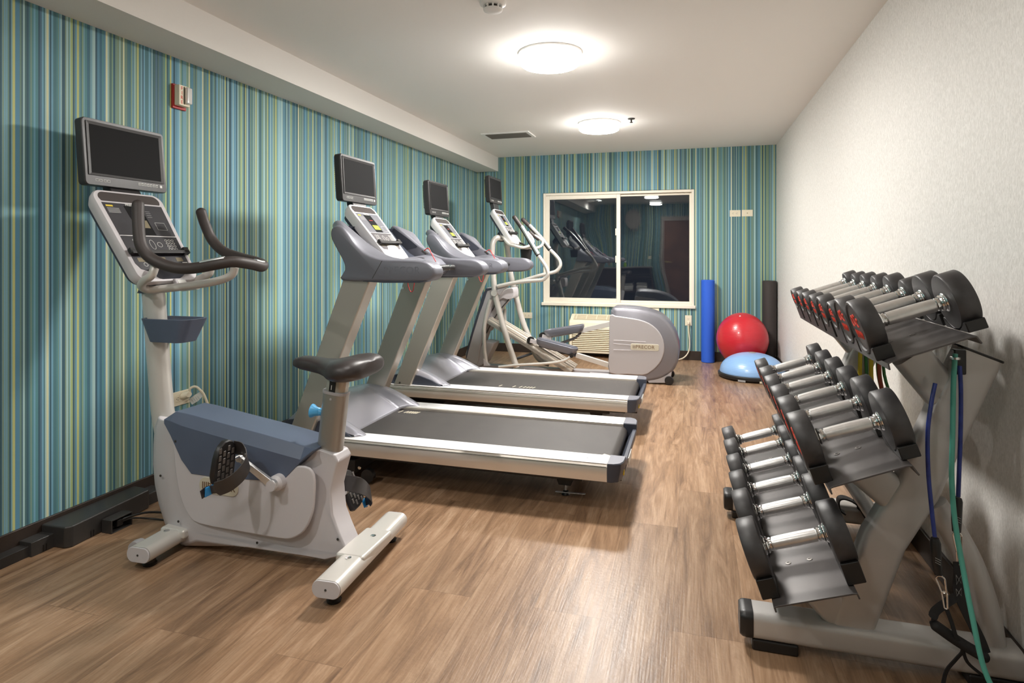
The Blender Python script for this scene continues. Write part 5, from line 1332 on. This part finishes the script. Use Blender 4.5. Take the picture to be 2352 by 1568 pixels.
t = blue([(2204, 840, 1.972), (2207, 900, 1.97), (2206, 1000, 1.968), (2203, 1080, 1.966), (2201, 1140, 1.965)],
         [(2200, 1142, 1.965), (2198, 1150, 1.965), (2197, 1195, 1.965), (2197, 1220, 1.965)], [(2198, 1222, 1.965), (2203, 1268, 1.965), (2202, 1296, 1.965)], 'dark blue resistance band behind the teal one, holding a strap handle')
strap([W(2201, 1290, 1.965), W(2202, 1320, 1.965), W(2200, 1345, 1.965), W(2203, 1372, 1.96)], Vector((1, .2, 0)), .013, .002, 'strap', 'webbing', t)
b = MB()
for k in range(2):
    z = [W(2196, 1320+k*32, 1.958), W(2208, 1340+k*28, 1.958), W(2208, 1320+k*30, 1.958), W(2197, 1342+k*28, 1.958)]; b.tube(z+[z[0]], .0008, 5, 0)
b.build('stitching', 'mark_grey', t)
strap([W(2200, 1368, 1.96), W(2172, 1385, 1.95), W(2147, 1405, 1.94), W(2144, 1425, 1.935), W(2150, 1440, 1.93)], Vector((0, .3, 1)), .011, .002, 'strap', 'webbing', t)
strap([W(2203, 1370, 1.96), W(2225, 1415, 1.955), W(2250, 1465, 1.95), W(2264, 1500, 1.945)], Vector((1, .3, .2)), .013, .002, 'strap', 'webbing', t)
MB().capsule_tube([W(2150, 1437, 1.93), W(2200, 1472, 1.935), W(2260, 1508, 1.94)], .0145, 16, 3).build('handle', 'webbing', t)
# coloured bands at the far frame
cols = [('band_yellow', 1977, 'yellow resistance band hanging at the far rack end, leftmost'), ('band_green', 1989, 'green resistance band between the two yellow ones at the far rack end'),
        ('band_yellow', 2003, 'yellow resistance band at the far rack end, right of a green one'), ('band_green', 2015, 'thin green resistance band beside the red one, on its left'),
        ('band_red', 2022, 'brownish red resistance band at the far rack end'), ('band_green', 2029, 'dark green resistance band at the far rack end, rightmost')]
for i, (m, u, lab) in enumerate(cols):
    p0 = W(u-1, 800, 2.93+.012*(i % 2)); p1 = W(u-1+(3 if i % 2 else -1), 860, 2.93+.012*(i % 2))
    t = thing('resistance_band', p0, lab, 'resistance band', 'resistance bands on the rack')
    p2 = p1+(p1-p0)*1.2+Vector((.005*i, 0, 0)); p3 = p2+Vector((-.03+.01*i, 0, -.24)); p4 = p3+Vector((.0, 0, -.10))
    MB().tube([p0, p1, p2, p3], .0085 if i % 2 == 0 else .0065, 10, 4).build('tube', m, t)
    MB().tube([p3, p3+(p4-p3)*.2, p4], [.008, .012, .010], 12, 0).build('sleeve', 'base_black', t)
# ankle cuff hanging at the far frame
t = thing('ankle_strap', W(1970, 1115, 2.93), 'black ankle strap with metal ring hanging low inside the rack', 'ankle strap', None)
c0 = W(1968, 1128, 2.93)
ring = [c0+Vector((.018*math.cos(2*PI*k/16), .006*math.sin(2*PI*k/16), .014*math.sin(2*PI*k/16))) for k in range(17)]
MB().tube(ring, .0022, 8, 0).build('ring', 'chrome', t)
carabiner(t, c0+Vector((-.006, 0, -.012)), W(1962, 1156, 2.93), .005)
MB().tube([W(1977, 1122, 2.92), W(1995, 1146, 2.92), W(2000, 1146, 2.92)], .002, 8, 0).build('buckle', 'chrome', t)
strap([W(1940, 1178, 2.93), W(1928, 1168, 2.93), W(1925, 1148, 2.93), W(1934, 1142, 2.93), W(1950, 1146, 2.93), W(1966, 1156, 2.93), W(1980, 1178, 2.93), W(1985, 1186, 2.93)], VY, .022, .003, 'cuff', 'webbing', t)
strap([W(1982, 1118, 2.94), W(1984, 1140, 2.94), W(1978, 1165, 2.94), W(1990, 1168, 2.94), W(1996, 1185, 2.94)], Vector((1, .5, 0)), .020, .003, 'cuff', 'webbing', t)
